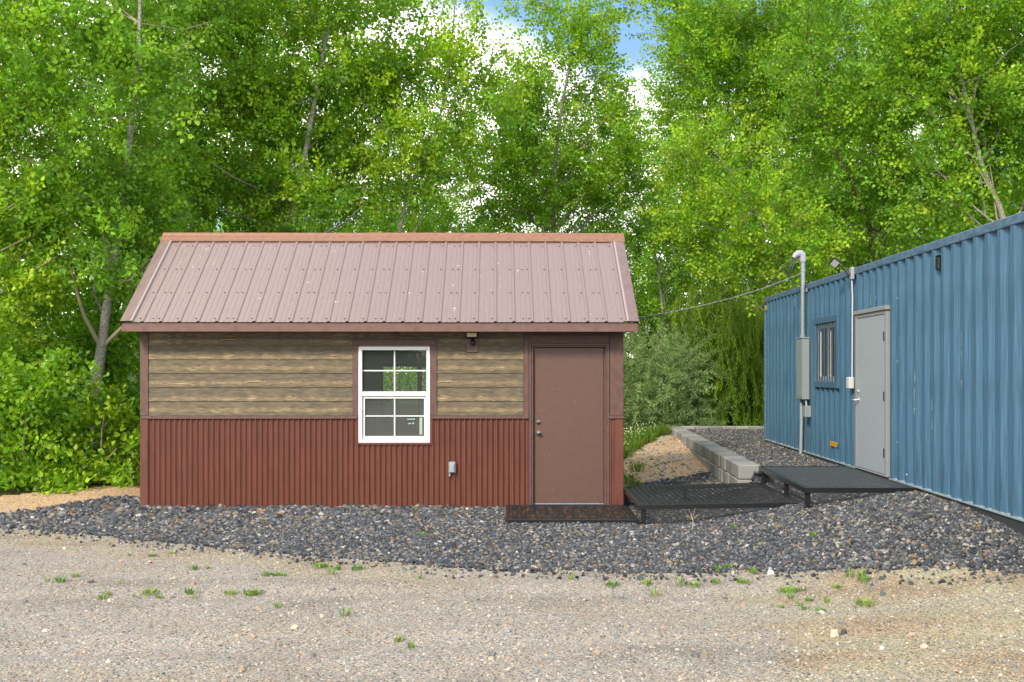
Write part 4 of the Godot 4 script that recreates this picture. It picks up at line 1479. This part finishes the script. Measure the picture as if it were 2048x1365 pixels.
# crown ellipses are [centre px, centre py, half width px, half height px, half depth m, sprays per cubic metre, distance offset m, gap threshold]
func plant(called: String, label: String, category: String, d: float, stem: Array, r0: float, crowns: Array, kind: int, tones: Array, o := {}) -> Node3D:
	planted += 1
	var rng := RandomNumberGenerator.new()
	rng.seed = 5000 + planted * 31
	var bark: Material = o.get("bark", M.bark)
	var pts := []
	for q in stem: pts.append(P(q[0], q[1], d + (q[2] if q.size() > 2 else 0.0)))
	var foot: Vector3 = pts[0]
	foot.y = height(foot.x, -foot.z) - 0.05 if foot.z > -26.5 and absf(foot.x) < 8.8 else -0.08
	if pts[0].y > foot.y + 0.4: pts.push_front(foot + Vector3(0, -0.05, 0))
	else: pts[0] = foot
	var t := thing(called, label, category, foot, 0.0, o.get("group", ""))
	var rel := []
	var rad := []
	var total := 0.0
	for i in range(1, pts.size()): total += (pts[i] - pts[i - 1]).length()
	# resample the stem as a gentle curve
	var curve := Curve3D.new()
	for q in pts: curve.add_point(q - foot)
	for i in range(1, pts.size() - 1):
		var h: Vector3 = (pts[i + 1] - pts[i - 1]) * 0.18
		curve.set_point_in(i, -h)
		curve.set_point_out(i, h)
	var n := maxi(4, int(total / 0.5))
	for i in n + 1:
		var u := float(i) / n
		var wob := Vector3(sin(u * 9.0 + planted), 0, cos(u * 7.0 + planted * 2.0)) * 0.03 * r0 / 0.1
		rel.append(curve.sample_baked(u * curve.get_baked_length()) + wob * smoothstep(0.0, 0.2, u))
		rad.append(lerpf(r0, r0 * 0.16, pow(u, 0.8)) * (1.25 if i == 0 else 1.0))
	var b := MB.new()
	b.tube(rel, rad, 10)
	part("trunk" if category == "tree" else "stem", b.done(), bark, t)
	var xf := [[], []]
	var cols := [PackedColorArray(), PackedColorArray()]
	var size: float = o.get("size", 1.0)
	for e in crowns:
		var dd: float = d + e[6]
		var c := P(e[0], e[1], dd) - foot
		var half := Vector3(e[2] / FOCAL * dd, e[3] / FOCAL * dd, e[4])
		var vol := 4.19 * half.x * half.y * half.z
		var want := int(vol * e[5] * LUSH / (size * size))
		var thr: float = (e[7] if e.size() > 7 else -0.10) + 0.06
		# limbs reach from the stem into this part of the crown
		for q in int(o.get("limbs", 3)):
			var tip := c + half * Vector3(rng.randf() * 1.7 - 0.85, rng.randf() * 1.5 - 0.6, rng.randf() * 1.4 - 0.6)
			var best := 0
			for i in rel.size():
				if rel[i].y < tip.y - 0.15 * (tip - rel[i]).length() and i < rel.size() * 0.92: best = i
			best = maxi(0, best - rng.randi() % 3)
			var a: Vector3 = rel[best]
			if (tip - a).length() < 0.4 or (tip - a).length() > 7.0: continue
			var m1 := a.lerp(tip, 0.35) + Vector3(0, -0.06 * (tip - a).length(), 0) + Vector3(rng.randf() - 0.5, rng.randf() - 0.5, rng.randf() - 0.5) * 0.25
			var m2 := a.lerp(tip, 0.7) + Vector3(rng.randf() - 0.5, rng.randf() - 0.3, rng.randf() - 0.5) * 0.3
			b = MB.new()
			var lr := clampf(float(rad[best]) * 0.5, 0.010, 0.05)
			b.tube([a, m1, m2, tip], [lr, lr * 0.75, lr * 0.5, lr * 0.2], 6)
			part("branch", b.done(), bark if rng.randf() < 0.6 else M.twig, t)
		var made := 0
		var tries := 0
		while made < want and tries < want * 6:
			tries += 1
			var s := Vector3(rng.randf() * 2 - 1, rng.randf() * 2 - 1, rng.randf() * 2 - 1)
			var l := s.length()
			if l > 1.0: continue
			var p := c + half * s
			var wp := p + foot
			if clump.get_noise_3d(wp.x * 1.5, wp.y * 1.5, wp.z * 1.5) < thr + 0.32 * (l - 0.55): continue
			if wp.y < -0.02 or (wp.z > -17.3 and wp.z < -13.0 and wp.x > -5.1 and wp.x < 1.9 and wp.y < 4.0): continue
			if wp.x > 4.1 and wp.z > -20.8 and wp.y < 3.3: continue
			made += 1
			var out_ := (half * s).normalized() + Vector3(rng.randf() - 0.5, rng.randf() * 0.7 - 0.3, rng.randf() - 0.5) * 1.3
			if kind == 2: out_ = Vector3((rng.randf() - 0.5) * 0.6, -1.0, (rng.randf() - 0.5) * 0.6)
			out_ = out_.normalized()
			var x := out_.cross(Vector3(0.13, 1, 0.2)).normalized()
			var bas := Basis(x, out_.cross(x), out_) * Basis(Vector3(0, 0, 1), rng.randf() * TAU)
			var k := made % 2
			xf[k].append(Transform3D(bas.scaled(Vector3.ONE * size * (0.8 + rng.randf() * 0.45)), p))
			var tone: Color = tones[rng.randi() % tones.size()]
			cols[k].append(tone * (0.72 + rng.randf() * 0.72))
	for k in 2:
		if xf[k].size(): multi("foliage", spray_of(kind, planted + k), M.dull if kind == 1 else M.leaf, xf[k], cols[k], t)
	return t

func make_trees() -> void:
	# half of what these tones return is reflected, half passes through the blade
	var fresh := [Color(0.300, 0.500, 0.030), Color(0.245, 0.445, 0.030), Color(0.360, 0.530, 0.032), Color(0.195, 0.385, 0.032)]
	var mid := [Color(0.230, 0.430, 0.030), Color(0.185, 0.375, 0.030), Color(0.275, 0.465, 0.030), Color(0.150, 0.325, 0.034)]
	var lime := [Color(0.400, 0.560, 0.030), Color(0.340, 0.520, 0.028), Color(0.290, 0.470, 0.028)]
	var olive := [Color(0.240, 0.370, 0.130), Color(0.195, 0.320, 0.105), Color(0.280, 0.405, 0.160)]
	var g := "poplars and undergrowth behind the yard"
	# left of the shed
	plant("poplar_tree", "poplar with stout pale trunk standing just left of the shed's roof", "tree", 17.5, [[180, 830], [198, 710], [218, 595], [245, 430], [262, 250], [275, 60], [280, -150]], 0.105, [[150, 250, 235, 230, 2.0, 30, 0.2, -0.12], [225, 470, 150, 105, 1.5, 34, 0.0, -0.12], [240, -60, 250, 190, 2.2, 18, 1.6], [255, 515, 90, 60, 0.7, 34, 0.2, -0.1]], 0, mid, {"group": g, "limbs": 5})
	plant("poplar_tree", "poplar at the left edge with low lime-green boughs reaching inward", "tree", 17.6, [[-170, 900], [-150, 600], [-110, 300], [-80, 0]], 0.14, [[-40, 590, 150, 190, 1.6, 34, -0.3, -0.15], [-30, 300, 150, 190, 1.7, 28, 0.0], [-60, 40, 160, 200, 1.8, 20, 0.0], [60, 480, 90, 110, 1.0, 30, -0.7, -0.12]], 0, lime + fresh, {"group": g, "limbs": 5})
	plant("poplar_tree", "slim grey-trunked poplar rising behind the left part of the roof", "tree", 21.0, [[560, 560], [588, 390], [612, 280], [640, 140], [668, 0], [690, -170]], 0.10, [[520, 300, 150, 165, 1.7, 30, 0.9, -0.12], [600, 130, 170, 160, 1.9, 28, 0.9], [640, -70, 170, 140, 1.9, 16, 0.2], [430, 400, 120, 90, 1.4, 32, 0.0, -0.15], [650, 410, 110, 80, 1.4, 30, 0.0, -0.12]], 0, mid + fresh, {"group": g, "limbs": 5})
	plant("poplar_tree", "full poplar filling the upper left between two pale trunks", "tree", 22.5, [[400, 700], [405, 400], [400, 150], [395, -150]], 0.10, [[400, 160, 150, 200, 2.0, 28, 0.0, -0.12], [390, -90, 170, 130, 2.0, 18, 0.0], [330, 400, 140, 120, 1.8, 28, 0.4, -0.12]], 0, mid, {"group": g, "limbs": 4})
	plant("poplar_tree", "leaning poplar with bright boughs behind the middle of the roof", "tree", 22.0, [[790, 560], [815, 395], [845, 330], [880, 240], [900, 120], [910, -40]], 0.07, [[800, 330, 120, 110, 1.6, 27, 0.0], [880, 200, 110, 130, 1.5, 22, 0.3], [790, 110, 110, 140, 1.6, 20, 0.5], [735, 250, 90, 110, 1.4, 24, 0.2], [905, 70, 80, 120, 1.0, 18, 0.3, -0.1], [965, 190, 70, 100, 1.0, 18, 0.8, -0.1]], 0, lime + mid, {"group": g, "limbs": 5})
	plant("poplar_tree", "tall airy poplar standing alone above the right part of the roof", "tree", 26.0, [[1106, 560], [1108, 440], [1114, 320], [1126, 210], [1146, 90], [1162, -30], [1172, -150]], 0.10, [[1110, 400, 130, 85, 1.8, 24, 0.2], [1120, 290, 160, 115, 1.9, 25, 0.0], [1120, 150, 140, 130, 1.6, 22, 0.0], [1135, 0, 125, 120, 1.5, 17, 0.0], [1220, 330, 90, 70, 1.4, 18, 0.4], [1010, 350, 80, 90, 1.3, 20, 0.2]], 0, mid + fresh, {"group": g, "limbs": 6})
	plant("poplar_tree", "thin many-branched poplar leaning over the gap right of the shed roof", "tree", 27.5, [[1330, 700], [1320, 560], [1290, 430], [1250, 330], [1215, 260]], 0.06, [[1300, 560, 60, 100, 1.3, 16, 0.0, 0.0], [1290, 420, 90, 90, 1.4, 18, 0.0], [1360, 470, 70, 100, 1.3, 20, 0.0], [1290, 640, 60, 45, 1.0, 16, 0.0]], 0, mid, {"group": g, "limbs": 6})
	# right side
	plant("poplar_tree", "tall poplar with thin grey trunk at the right of the sky gap", "tree", 28.5, [[1500, 640], [1502, 480], [1500, 300], [1504, 150], [1510, 0], [1515, -150]], 0.085, [[1460, 190, 130, 150, 1.9, 26, 0.0], [1480, -10, 160, 150, 2.0, 22, 0.2], [1540, 330, 130, 130, 1.8, 28, 0.2, -0.12], [1385, 70, 105, 130, 1.4, 18, 0.2], [1590, 120, 110, 160, 1.8, 28, 0.4, -0.12]], 0, mid + fresh, {"group": g, "limbs": 5})
	plant("poplar_tree", "bright yellow-green young poplar leaning left over the cable", "tree", 21.5, [[1590, 640], [1570, 540], [1530, 450], [1480, 370], [1430, 300]], 0.06, [[1440, 330, 105, 75, 1.3, 34, 0.0, -0.12], [1500, 440, 120, 95, 1.4, 36, 0.0, -0.15], [1390, 440, 70, 75, 1.0, 26, 0.0], [1490, 550, 95, 60, 1.2, 34, 0.0, -0.12], [1590, 500, 70, 80, 1.1, 34, 0.3, -0.12]], 0, lime + fresh + mid, {"group": g, "limbs": 4, "size": 0.9})
	plant("poplar_tree", "poplar with brown leaning trunk behind the container's lamp", "tree", 24.0, [[1745, 700], [1738, 460], [1715, 400], [1680, 320], [1640, 200], [1620, 60]], 0.10, [[1690, 300, 120, 150, 1.8, 30, 0.2, -0.12], [1680, 90, 130, 150, 1.9, 26, 0.2], [1740, 440, 110, 90, 1.6, 32, 0.4, -0.15], [1660, 470, 60, 70, 1.2, 28, 0.3]], 0, mid, {"group": g, "limbs": 5, "bark": M.barkdark})
	plant("poplar_tree", "poplar with pale forked trunk standing behind the container's roof", "tree", 21.5, [[2025, 600], [2005, 440], [1965, 335], [1948, 250], [1930, 170], [1900, 40], [1890, -140]], 0.10, [[1900, 190, 130, 150, 1.8, 28, 0.5, -0.10], [1860, 360, 110, 90, 1.5, 32, 0.3, -0.12], [1990, 90, 110, 160, 1.8, 26, 0.6], [2010, 310, 90, 110, 1.4, 28, 0.6, -0.10], [1890, -30, 160, 130, 1.9, 22, 0.4], [1800, 150, 80, 120, 1.5, 30, 0.5]], 0, mid + fresh, {"group": g, "limbs": 6})
	plant("poplar_tree", "poplar at the right edge overhanging the container's near end", "tree", 22.0, [[2150, 700], [2130, 400], [2100, 150], [2090, -100]], 0.12, [[2080, 200, 120, 190, 1.8, 28, 0.4], [2060, 380, 100, 70, 1.5, 32, 0.4, -0.12], [2080, -30, 150, 150, 1.8, 22, 0.3]], 0, mid, {"group": g, "limbs": 4})
	plant("willow_shrub", "dark drooping willow shrub hanging behind the container's far corner", "shrub", 26.6, [[1480, 850], [1470, 750], [1460, 640], [1440, 560]], 0.06, [[1465, 680, 85, 125, 1.3, 85, 0.0, -0.3], [1430, 790, 55, 75, 1.0, 90, 0.0, -0.3], [1510, 780, 70, 100, 1.1, 90, 0.0, -0.3], [1410, 610, 65, 60, 1.0, 60, 0.0, -0.2], [1540, 660, 60, 110, 1.1, 80, 0.3, -0.3]], 2, [Color(0.200, 0.360, 0.028), Color(0.155, 0.300, 0.026), Color(0.24, 0.39, 0.03)], {"group": g, "limbs": 4, "bark": M.barkdark})
	plant("olive_shrub", "rounded grey-green shrub between the shed and the retaining wall", "shrub", 26.0, [[1330, 880], [1325, 800], [1320, 720]], 0.05, [[1300, 760, 75, 80, 1.2, 85, 0.0, -0.35], [1370, 790, 60, 80, 1.1, 85, 0.2, -0.35], [1280, 840, 80, 55, 1.0, 90, -0.2, -0.35], [1385, 720, 50, 55, 0.9, 75, 0.3, -0.3], [1355, 855, 70, 40, 0.9, 90, 0.1, -0.35], [1230, 790, 60, 90, 1.0, 80, 0.0, -0.35]], 1, olive, {"group": g, "limbs": 4, "bark": M.barkdark})
	plant("olive_shrub", "pale grey-green shrub glimpsed beside the stout trunk at left", "shrub", 22.5, [[150, 860], [150, 780], [145, 720]], 0.05, [[140, 720, 60, 55, 0.9, 60, 0.0, -0.2], [215, 760, 60, 60, 0.9, 60, 0.0, -0.2]], 1, olive, {"group": g, "limbs": 3, "bark": M.barkdark})
	# shrubs at the foot of the trees on the left
	plant("broadleaf_shrub", "leafy bright green shrub by the shed's left corner", "shrub", 15.9, [[200, 985], [200, 900], [210, 820]], 0.03, [[200, 890, 70, 80, 0.6, 95, 0.2, -0.3], [135, 945, 75, 50, 0.6, 110, -0.3, -0.3], [245, 860, 45, 75, 0.5, 80, 0.7, -0.2], [225, 955, 45, 30, 0.4, 110, 0.0, -0.3], [165, 978, 85, 36, 0.45, 140, -0.55, -0.5]], 3, fresh, {"group": g, "limbs": 3, "bark": M.twig, "size": 0.8})
	plant("broadleaf_shrub", "dense green shrub at the lower left edge of the yard", "shrub", 15.3, [[45, 1010], [45, 900], [60, 790]], 0.03, [[40, 890, 85, 105, 0.7, 90, 0.2, -0.3], [100, 800, 75, 80, 0.7, 70, 0.6, -0.2], [10, 975, 90, 45, 0.6, 110, -0.2, -0.3], [-60, 850, 90, 150, 0.8, 80, 0.2, -0.25], [90, 975, 55, 35, 0.5, 110, 0.0, -0.3], [40, 1000, 110, 38, 0.45, 140, -0.45, -0.5]], 3, mid + fresh, {"group": g, "limbs": 3, "bark": M.twig, "size": 0.8})
	plant("broadleaf_shrub", "shaded tall shrub behind the bright one at the shed's left", "shrub", 18.5, [[110, 930], [110, 760], [120, 650]], 0.05, [[110, 690, 120, 100, 1.2, 55, 0.0, -0.12], [60, 830, 150, 110, 1.1, 65, 0.0, -0.25], [245, 720, 60, 150, 1.0, 55, 0.6, -0.2], [200, 880, 90, 80, 0.9, 65, 0.2, -0.25]], 3, mid, {"group": g, "limbs": 4, "bark": M.barkdark})
	# behind the shed, seen through its two windows, and between the trunks
	var low := [[700, 18.6, 860, 120, 120, "leafy shrub close behind the shed's rear window"], [850, 19.2, 850, 110, 120, "leafy shrub behind the shed, right of its rear window"], [1090, 29.5, 690, 150, 150, "dark shrub under the airy poplar behind the shed"], [1270, 30.5, 690, 130, 130, "shrub behind the grey-green one at the shed's right"], [1420, 31.0, 660, 130, 150, "shrub deep behind the willow by the container"], [1590, 29.0, 640, 130, 160, "shrub behind the container's far corner"], [1780, 29.0, 560, 140, 150, "shrub beneath the brown leaning trunk behind the container"], [1960, 28.0, 520, 140, 150, "shrub beneath the forked trunk behind the container"], [330, 27.0, 650, 160, 170, "dark shrub behind the shed's left end"], [560, 28.0, 560, 160, 170, "dark shrub under the slim grey trunk behind the roof"], [820, 29.0, 560, 160, 160, "dark shrub under the leaning poplar behind the roof"], [20, 25.0, 650, 190, 190, "dark shrub deep in the wood at the left edge"]]
	for q in low:
		plant("wood_shrub", q[5], "shrub", q[1], [[q[0], 900], [q[0] + 6, q[2] + 40], [q[0], q[2] - 40]], 0.05, [[q[0], q[2], q[3], q[4], 1.2, 24, 0.0, -0.3], [q[0] - 20, q[2] + q[4] * 0.9, q[3], q[4], 1.0, 24, 0.0, -0.3]], 4, mid, {"group": g, "limbs": 3, "bark": M.barkdark})
	# the wood goes on behind: a second row, farther and smaller in the view
	var row := [[-60, 33.0, "far poplar behind the left edge of the wood"], [240, 36.0, "far poplar glimpsed through the left crowns"], [520, 34.0, "far poplar behind the slim grey trunk"], [760, 38.0, "far poplar behind the leaning bright one"], [960, 40.0, "far poplar low behind the roof's middle"], [1180, 42.0, "far poplar low behind the airy tall one"], [1420, 36.0, "far poplar behind the willow shrub"], [1640, 33.0, "far poplar behind the brown leaning trunk"], [1850, 35.0, "far poplar behind the forked pale trunk"], [2080, 33.0, "far poplar behind the right edge of the wood"]]
	for q in row:
		var x: float = q[0]
		var tall := 570.0 if (x > 900.0 and x < 1300.0) else (640.0 if x > 700.0 and x < 1400.0 else 820.0)
		plant("poplar_tree", q[2], "tree", q[1], [[x, 800], [x + 10, 500], [x - 8, 742 - tall * 0.75]], 0.11, [[x, 742 - tall * 0.22, 155, tall * 0.27, 2.4, 16, 0.0, -0.25], [x + 20, 742 - tall * 0.62, 145, tall * 0.32, 2.2, 15 if tall > 700.0 else 12, 0.0, -0.2]], 4, mid, {"group": g, "limbs": 3, "size": 1.3})
	# the tree line across the road behind the camera, which the shed's window mirrors
	for q in [[-14.0, 26.0, "tree of the line across the road, leftmost behind the camera"], [-6.5, 30.0, "tree of the line across the road, second behind the camera"], [0.5, 27.0, "tree of the line across the road, middle one behind the camera"], [8.0, 31.0, "tree of the line across the road, fourth behind the camera"], [15.0, 27.0, "tree of the line across the road, rightmost behind the camera"]]:
		back_tree(q[0], q[1], q[2], mid)

func back_tree(x: float, z: float, label: String, tones: Array) -> void:
	planted += 1
	var rng := RandomNumberGenerator.new()
	rng.seed = 700 + planted
	var t := thing("roadside_tree", label, "tree", Vector3(x, -0.06, z), 0.0, "tree line behind the camera")
	var h := 4.2 + rng.randf() * 2.2
	var b := MB.new()
	b.tube([Vector3(0, 0, 0), Vector3(0.1, h * 0.5, 0), Vector3(0, h * 0.9, 0.1)], [0.2, 0.13, 0.04], 8)
	part("trunk", b.done(), M.barkdark, t)
	var xf := []
	var cols := PackedColorArray()
	while xf.size() < 1500:
		var s := Vector3(rng.randf() * 2 - 1, rng.randf() * 2 - 1, rng.randf() * 2 - 1)
		if s.length() > 1.0: continue
		var p := Vector3(0, h * 0.52, 0) + s * Vector3(3.4, h * 0.5, 2.0)
		if clump.get_noise_3d((p.x + x) * 0.8, p.y * 0.8, p.z * 0.8) < -0.15 + 0.3 * (s.length() - 0.6): continue
		xf.append(Transform3D(Basis.from_euler(Vector3(rng.randf() * TAU, rng.randf() * TAU, rng.randf() * TAU)).scaled(Vector3.ONE * 1.7), p))
		cols.append(tones[rng.randi() % tones.size()])
	multi("foliage", spray_of(4, 0), M.leaf, xf, cols, t)

func tuft(seed_: int, blades: int, tall: float, spread: float, wide: float) -> ArrayMesh:
	var rng := RandomNumberGenerator.new()
	rng.seed = seed_
	var b := MB.new()
	b.tinted = true
	for i in blades:
		var a := rng.randf() * TAU
		var r := spread * sqrt(rng.randf())
		var p := Vector3(cos(a) * r * 0.5, 0, sin(a) * r * 0.5)
		var lean := Vector3(cos(a), 0, sin(a)) * tall * (0.2 + rng.randf() * 0.6)
		var h := tall * (0.5 + rng.randf() * 0.6)
		var side := Vector3(-sin(a), 0, cos(a)) * wide
		var g := 0.75 + rng.randf() * 0.5
		b.col = Color(g * (0.9 + rng.randf() * 0.5), g, g)
		var m := p + lean * 0.4 + Vector3(0, h * 0.7, 0)
		var e := p + lean + Vector3(0, h, 0)
		b.quad(p - side * 0.6, p + side * 0.6, m + side, m - side)
		b.tri(m - side, m + side, e)
	return b.done()

func make_weeds() -> void:
	var rng := RandomNumberGenerator.new()
	rng.seed = 12
	var kinds := [tuft(1, 26, 0.055, 0.10, 0.006), tuft(2, 16, 0.075, 0.07, 0.005), tuft(3, 40, 0.05, 0.16, 0.008), tuft(4, 12, 0.09, 0.05, 0.004)]
	var greens := []
	for c in [Color(0.17, 0.30, 0.04), Color(0.22, 0.31, 0.06), Color(0.13, 0.25, 0.05)]:
		var m := mat(c, 0.7)
		m.vertex_color_use_as_albedo = true
		m.backlight_enabled = true
		m.backlight = Color(0.6, 0.7, 0.4)
		greens.append(m)
	var spots := [[258, 1112], [305, 1113], [345, 1108], [205, 1199], [212, 1192], [268, 1195], [388, 1198], [382, 1190], [462, 1190], [505, 1190], [300, 1190], [95, 1165], [120, 1166], [150, 1155], [240, 1168], [640, 1135], [662, 1150], [672, 1140], [716, 1140], [562, 1152], [535, 1152], [414, 1138], [385, 1140], [320, 1196], [555, 1216], [690, 1232], [823, 1298], [797, 1284], [840, 1158], [1600, 1214], [1618, 1202], [1640, 1222], [1655, 1206], [1612, 1220], [1560, 1216], [1728, 1152], [1722, 1146], [1732, 1210], [1576, 1186], [1606, 1180], [1580, 1198], [1672, 1178], [1310, 1194], [1360, 1172], [1390, 1172], [1434, 1168], [1488, 1166], [1225, 1172], [1142, 1160], [1292, 1170], [1700, 1150]]
	for q in spots:
		var d: float = FOCAL * EYE / (q[1] - 742.0)
		for it in 3:
			var x0: float = (q[0] - 1024.0) / FOCAL * d
			d = FOCAL * (EYE - height(x0, d)) / (q[1] - 742.0)
		var p := P(q[0], q[1], d)
		p.y = height(p.x, d) - 0.004
		var o := single("weed", kinds[rng.randi() % 4], greens[rng.randi() % 3], "small green weed sprouting from the beige driveway", "weed", "weeds on the driveway")
		o.position = p
		o.rotation.y = rng.randf() * TAU
		o.scale = Vector3.ONE * (0.5 + rng.randf() * 0.55)
	for q in [[845, 1074], [1470, 1058], [1508, 1147], [1462, 1140], [1629, 1070], [1440, 1144]]:
		var d2: float = FOCAL * EYE / (q[1] - 742.0)
		for it in 3:
			var x1: float = (q[0] - 1024.0) / FOCAL * d2
			d2 = FOCAL * (EYE - height(x1, d2)) / (q[1] - 742.0)
		var o2 := single("weed", kinds[0], greens[0], "small green weed growing up through the dark crushed rock", "weed", "weeds in the crushed rock")
		o2.position = Vector3((q[0] - 1024.0) / FOCAL * d2, height((q[0] - 1024.0) / FOCAL * d2, d2), -d2)
	# dry stalk before the low landing
	var b := MB.new()
	var f := Vector3(1.95, height(1.95, 11.9), -11.9)
	b.tube([f, f + Vector3(0.01, 0.10, 0.01), f + Vector3(-0.01, 0.2, 0.0)], [0.004, 0.003, 0.002], 5)
	for q in [[-0.08, 0.21], [0.08, 0.20], [0.03, 0.26], [-0.04, 0.25]]:
		b.tube([f + Vector3(0.0, 0.13, 0.0), f + Vector3(q[0], q[1], 0.02)], [0.002, 0.0012], 4)
	single("dry_stalk", b.done(), M.straw, "dry straw-coloured stalk in the rock before the low landing", "weed")
	# flowering weeds on the sand bank behind the shed's right corner
	var white := mat(Color(0.72, 0.72, 0.50), 0.8)
	for i in 16:
		var d3 := 19.5 + rng.randf() * 5.0
		var x3 := 1.55 + (d3 - 19.5) * 0.26 + rng.randf() * 0.7 - 0.35
		var y3 := height(x3, d3)
		var o3 := thing("flowering_weed", "pale-flowered green weed at the sand bank's edge behind the shed", "weed", Vector3(x3, y3, -d3), 0.0, "flowering weeds by the sand bank")
		part("leaves", tuft(60 + i, 34, 0.22, 0.34, 0.02), greens[i % 3], o3)
		var fb := MB.new()
		for k in 7:
			var p3 := Vector3(rng.randf() * 0.36 - 0.18, 0.16 + rng.randf() * 0.14, rng.randf() * 0.3 - 0.15)
			fb.dome(p3, Vector3(0.014, 0.008, 0.014), 3, 6)
		part("flowers", fb.done(), white, o3, "stuff")
	for q in [[1268, 962, 15.9], [1258, 950, 16.6], [1275, 938, 17.8]]:
		var x4: float = (q[0] - 1024.0) / FOCAL * q[2]
		var o4 := single("weed", tuft(90 + q[0], 40, 0.17, 0.22, 0.012), greens[1], "leafy green weed on the sand beside the shed's right corner", "weed", "weeds on the sand bank")
		o4.position = Vector3(x4, height(x4, q[2]), -q[2])
	# grass of the wood floor
	var xf := []
	var cols := PackedColorArray()
	for i in 9000:
		var d5 := 14.6 + rng.randf() * 12.0
		var x5 := -9.0 + rng.randf() * 13.0
		if i % 5 == 0:
			d5 = 14.6 + rng.randf() * 3.0
			x5 = -7.5 + rng.randf() * 2.7
		if zone(x5, d5) != 3 or (x5 < -5.35 and d5 < 16.0) or (x5 > -4.9 and x5 < 1.6 and d5 < 17.0): continue
		xf.append(Transform3D(Basis(Vector3.UP, rng.randf() * TAU).scaled(Vector3.ONE * (0.7 + rng.randf() * 0.9)), Vector3(x5, height(x5, d5), -d5)))
		cols.append([Color(0.13, 0.25, 0.03), Color(0.18, 0.28, 0.04), Color(0.10, 0.20, 0.03)][rng.randi() % 3])
	var grass := thing("grass", "tall green grass under the trees", "grass")
	grass.set_meta("kind", "stuff")
	multi("blades", tuft(77, 30, 0.15, 0.24, 0.006), M.leaf, xf, cols, grass)
	# a few stones large enough to see singly
	for q in [[1411, 1314, 0.055, Color(0.24, 0.19, 0.14), "brown clod on the bare driveway, right of centre"], [1688, 1269, 0.07, Color(0.06, 0.065, 0.07), "dark stone beside a pale one near the yellow sand"], [1669, 1273, 0.075, Color(0.55, 0.46, 0.35), "pale tan stone beside the dark one near the yellow sand"], [1541, 1148, 0.065, Color(0.62, 0.60, 0.56), "white stone at the edge of the crushed rock"], [1766, 1170, 0.06, Color(0.10, 0.105, 0.11), "dark stone on the yellow sand below the rock's edge"], [822, 1140, 0.05, Color(0.12, 0.11, 0.10), "dark flat stone just in front of the rock, left of centre"]]:
		var d6: float = FOCAL * EYE / (q[1] - 742.0)
		var x6: float = (q[0] - 1024.0) / FOCAL * d6
		d6 = FOCAL * (EYE - height(x6, d6)) / (q[1] - 742.0)
		x6 = (q[0] - 1024.0) / FOCAL * d6
		var o6 := single("stone", chip_mesh(int(q[0]), 0.55), mat(q[3], 0.95), q[4], "stone")
		o6.position = Vector3(x6, height(x6, d6) + q[2] * 0.15, -d6)
		o6.scale = Vector3.ONE * q[2]
		o6.rotation.y = q[0]

# ---------------------------------------------------------------- sky
func make_sky() -> PanoramaSkyMaterial:
	var w := 1024
	var h := 512
	var body := noise(978, 1.25, 5)
	var wisp := noise(979, 3.2, 4)
	var data := PackedFloat32Array()
	data.resize(w * h * 3)
	for y in h:
		var up := PI / 2 - PI * (y + 0.5) / h
		for x in w:
			var a := TAU * (x + 0.5) / w
			var v := Vector3(cos(up) * sin(a), sin(up), cos(up) * cos(a))
			var e := maxf(v.y, 0.0)
			var c := Color(0.30, 0.38, 0.48).lerp(Color(0.075, 0.175, 0.38), pow(clampf(e * 2.4, 0, 1), 0.6))
			# a deck of cloud, broken higher up
			var q := v * Vector3(1, 1.9, 1)
			var n := body.get_noise_3dv(q) + 0.35 * wisp.get_noise_3dv(q)
			var cover := smoothstep(-0.14, 0.20, n + 0.10 + 0.22 * (0.35 - e))
			var bright := 0.98 + 0.30 * wisp.get_noise_3dv(q * 0.7 + Vector3(3, 1, 2))
			c = c.lerp(Color(1.0, 0.955, 0.885) * bright, cover * 0.95)
			var i := (y * w + x) * 3
			data[i] = c.r
			data[i + 1] = c.g
			data[i + 2] = c.b
	var im := Image.create_from_data(w, h, false, Image.FORMAT_RGBF, data.to_byte_array())
	var m := PanoramaSkyMaterial.new()
	m.panorama = ImageTexture.create_from_image(im)
	return m

func _ready() -> void:
	var cam := Camera3D.new()
	cam.name = "camera"
	cam.projection = Camera3D.PROJECTION_FRUSTUM
	cam.near = 0.1
	cam.far = 1200.0
	cam.size = 2.0 * 0.1 * 682.5 / FOCAL
	cam.frustum_offset = Vector2(0.0, 0.1 * 59.5 / FOCAL)
	cam.position = Vector3(0, EYE, 0)
	add_child(cam)
	cam.current = true
	var env := Environment.new()
	env.background_mode = Environment.BG_SKY
	env.sky = Sky.new()
	env.sky.sky_material = make_sky()
	env.tonemap_mode = Environment.TONE_MAPPER_LINEAR
	env.tonemap_exposure = 2.9
	env.sdfgi_enabled = true
	env.ssao_enabled = true
	env.ssil_enabled = true
	var we := WorldEnvironment.new()
	we.name = "environment"
	we.environment = env
	add_child(we)
	var sun := DirectionalLight3D.new()
	sun.name = "sun"
	sun.light_energy = 0.5
	sun.light_angular_distance = 10.0
	sun.light_color = Color(1.0, 0.95, 0.87)
	sun.shadow_enabled = true
	sun.rotation_degrees = Vector3(-33, -30, 0)
	add_child(sun)
	print("materials"); make_materials()
	print("ground"); make_ground()
	print("shed"); make_shed()
	make_container()
	make_wall()
	make_grates()
	print("trees"); make_trees()
	print("weeds"); make_weeds()
	print("stones"); scatter_stones()
	print("done")
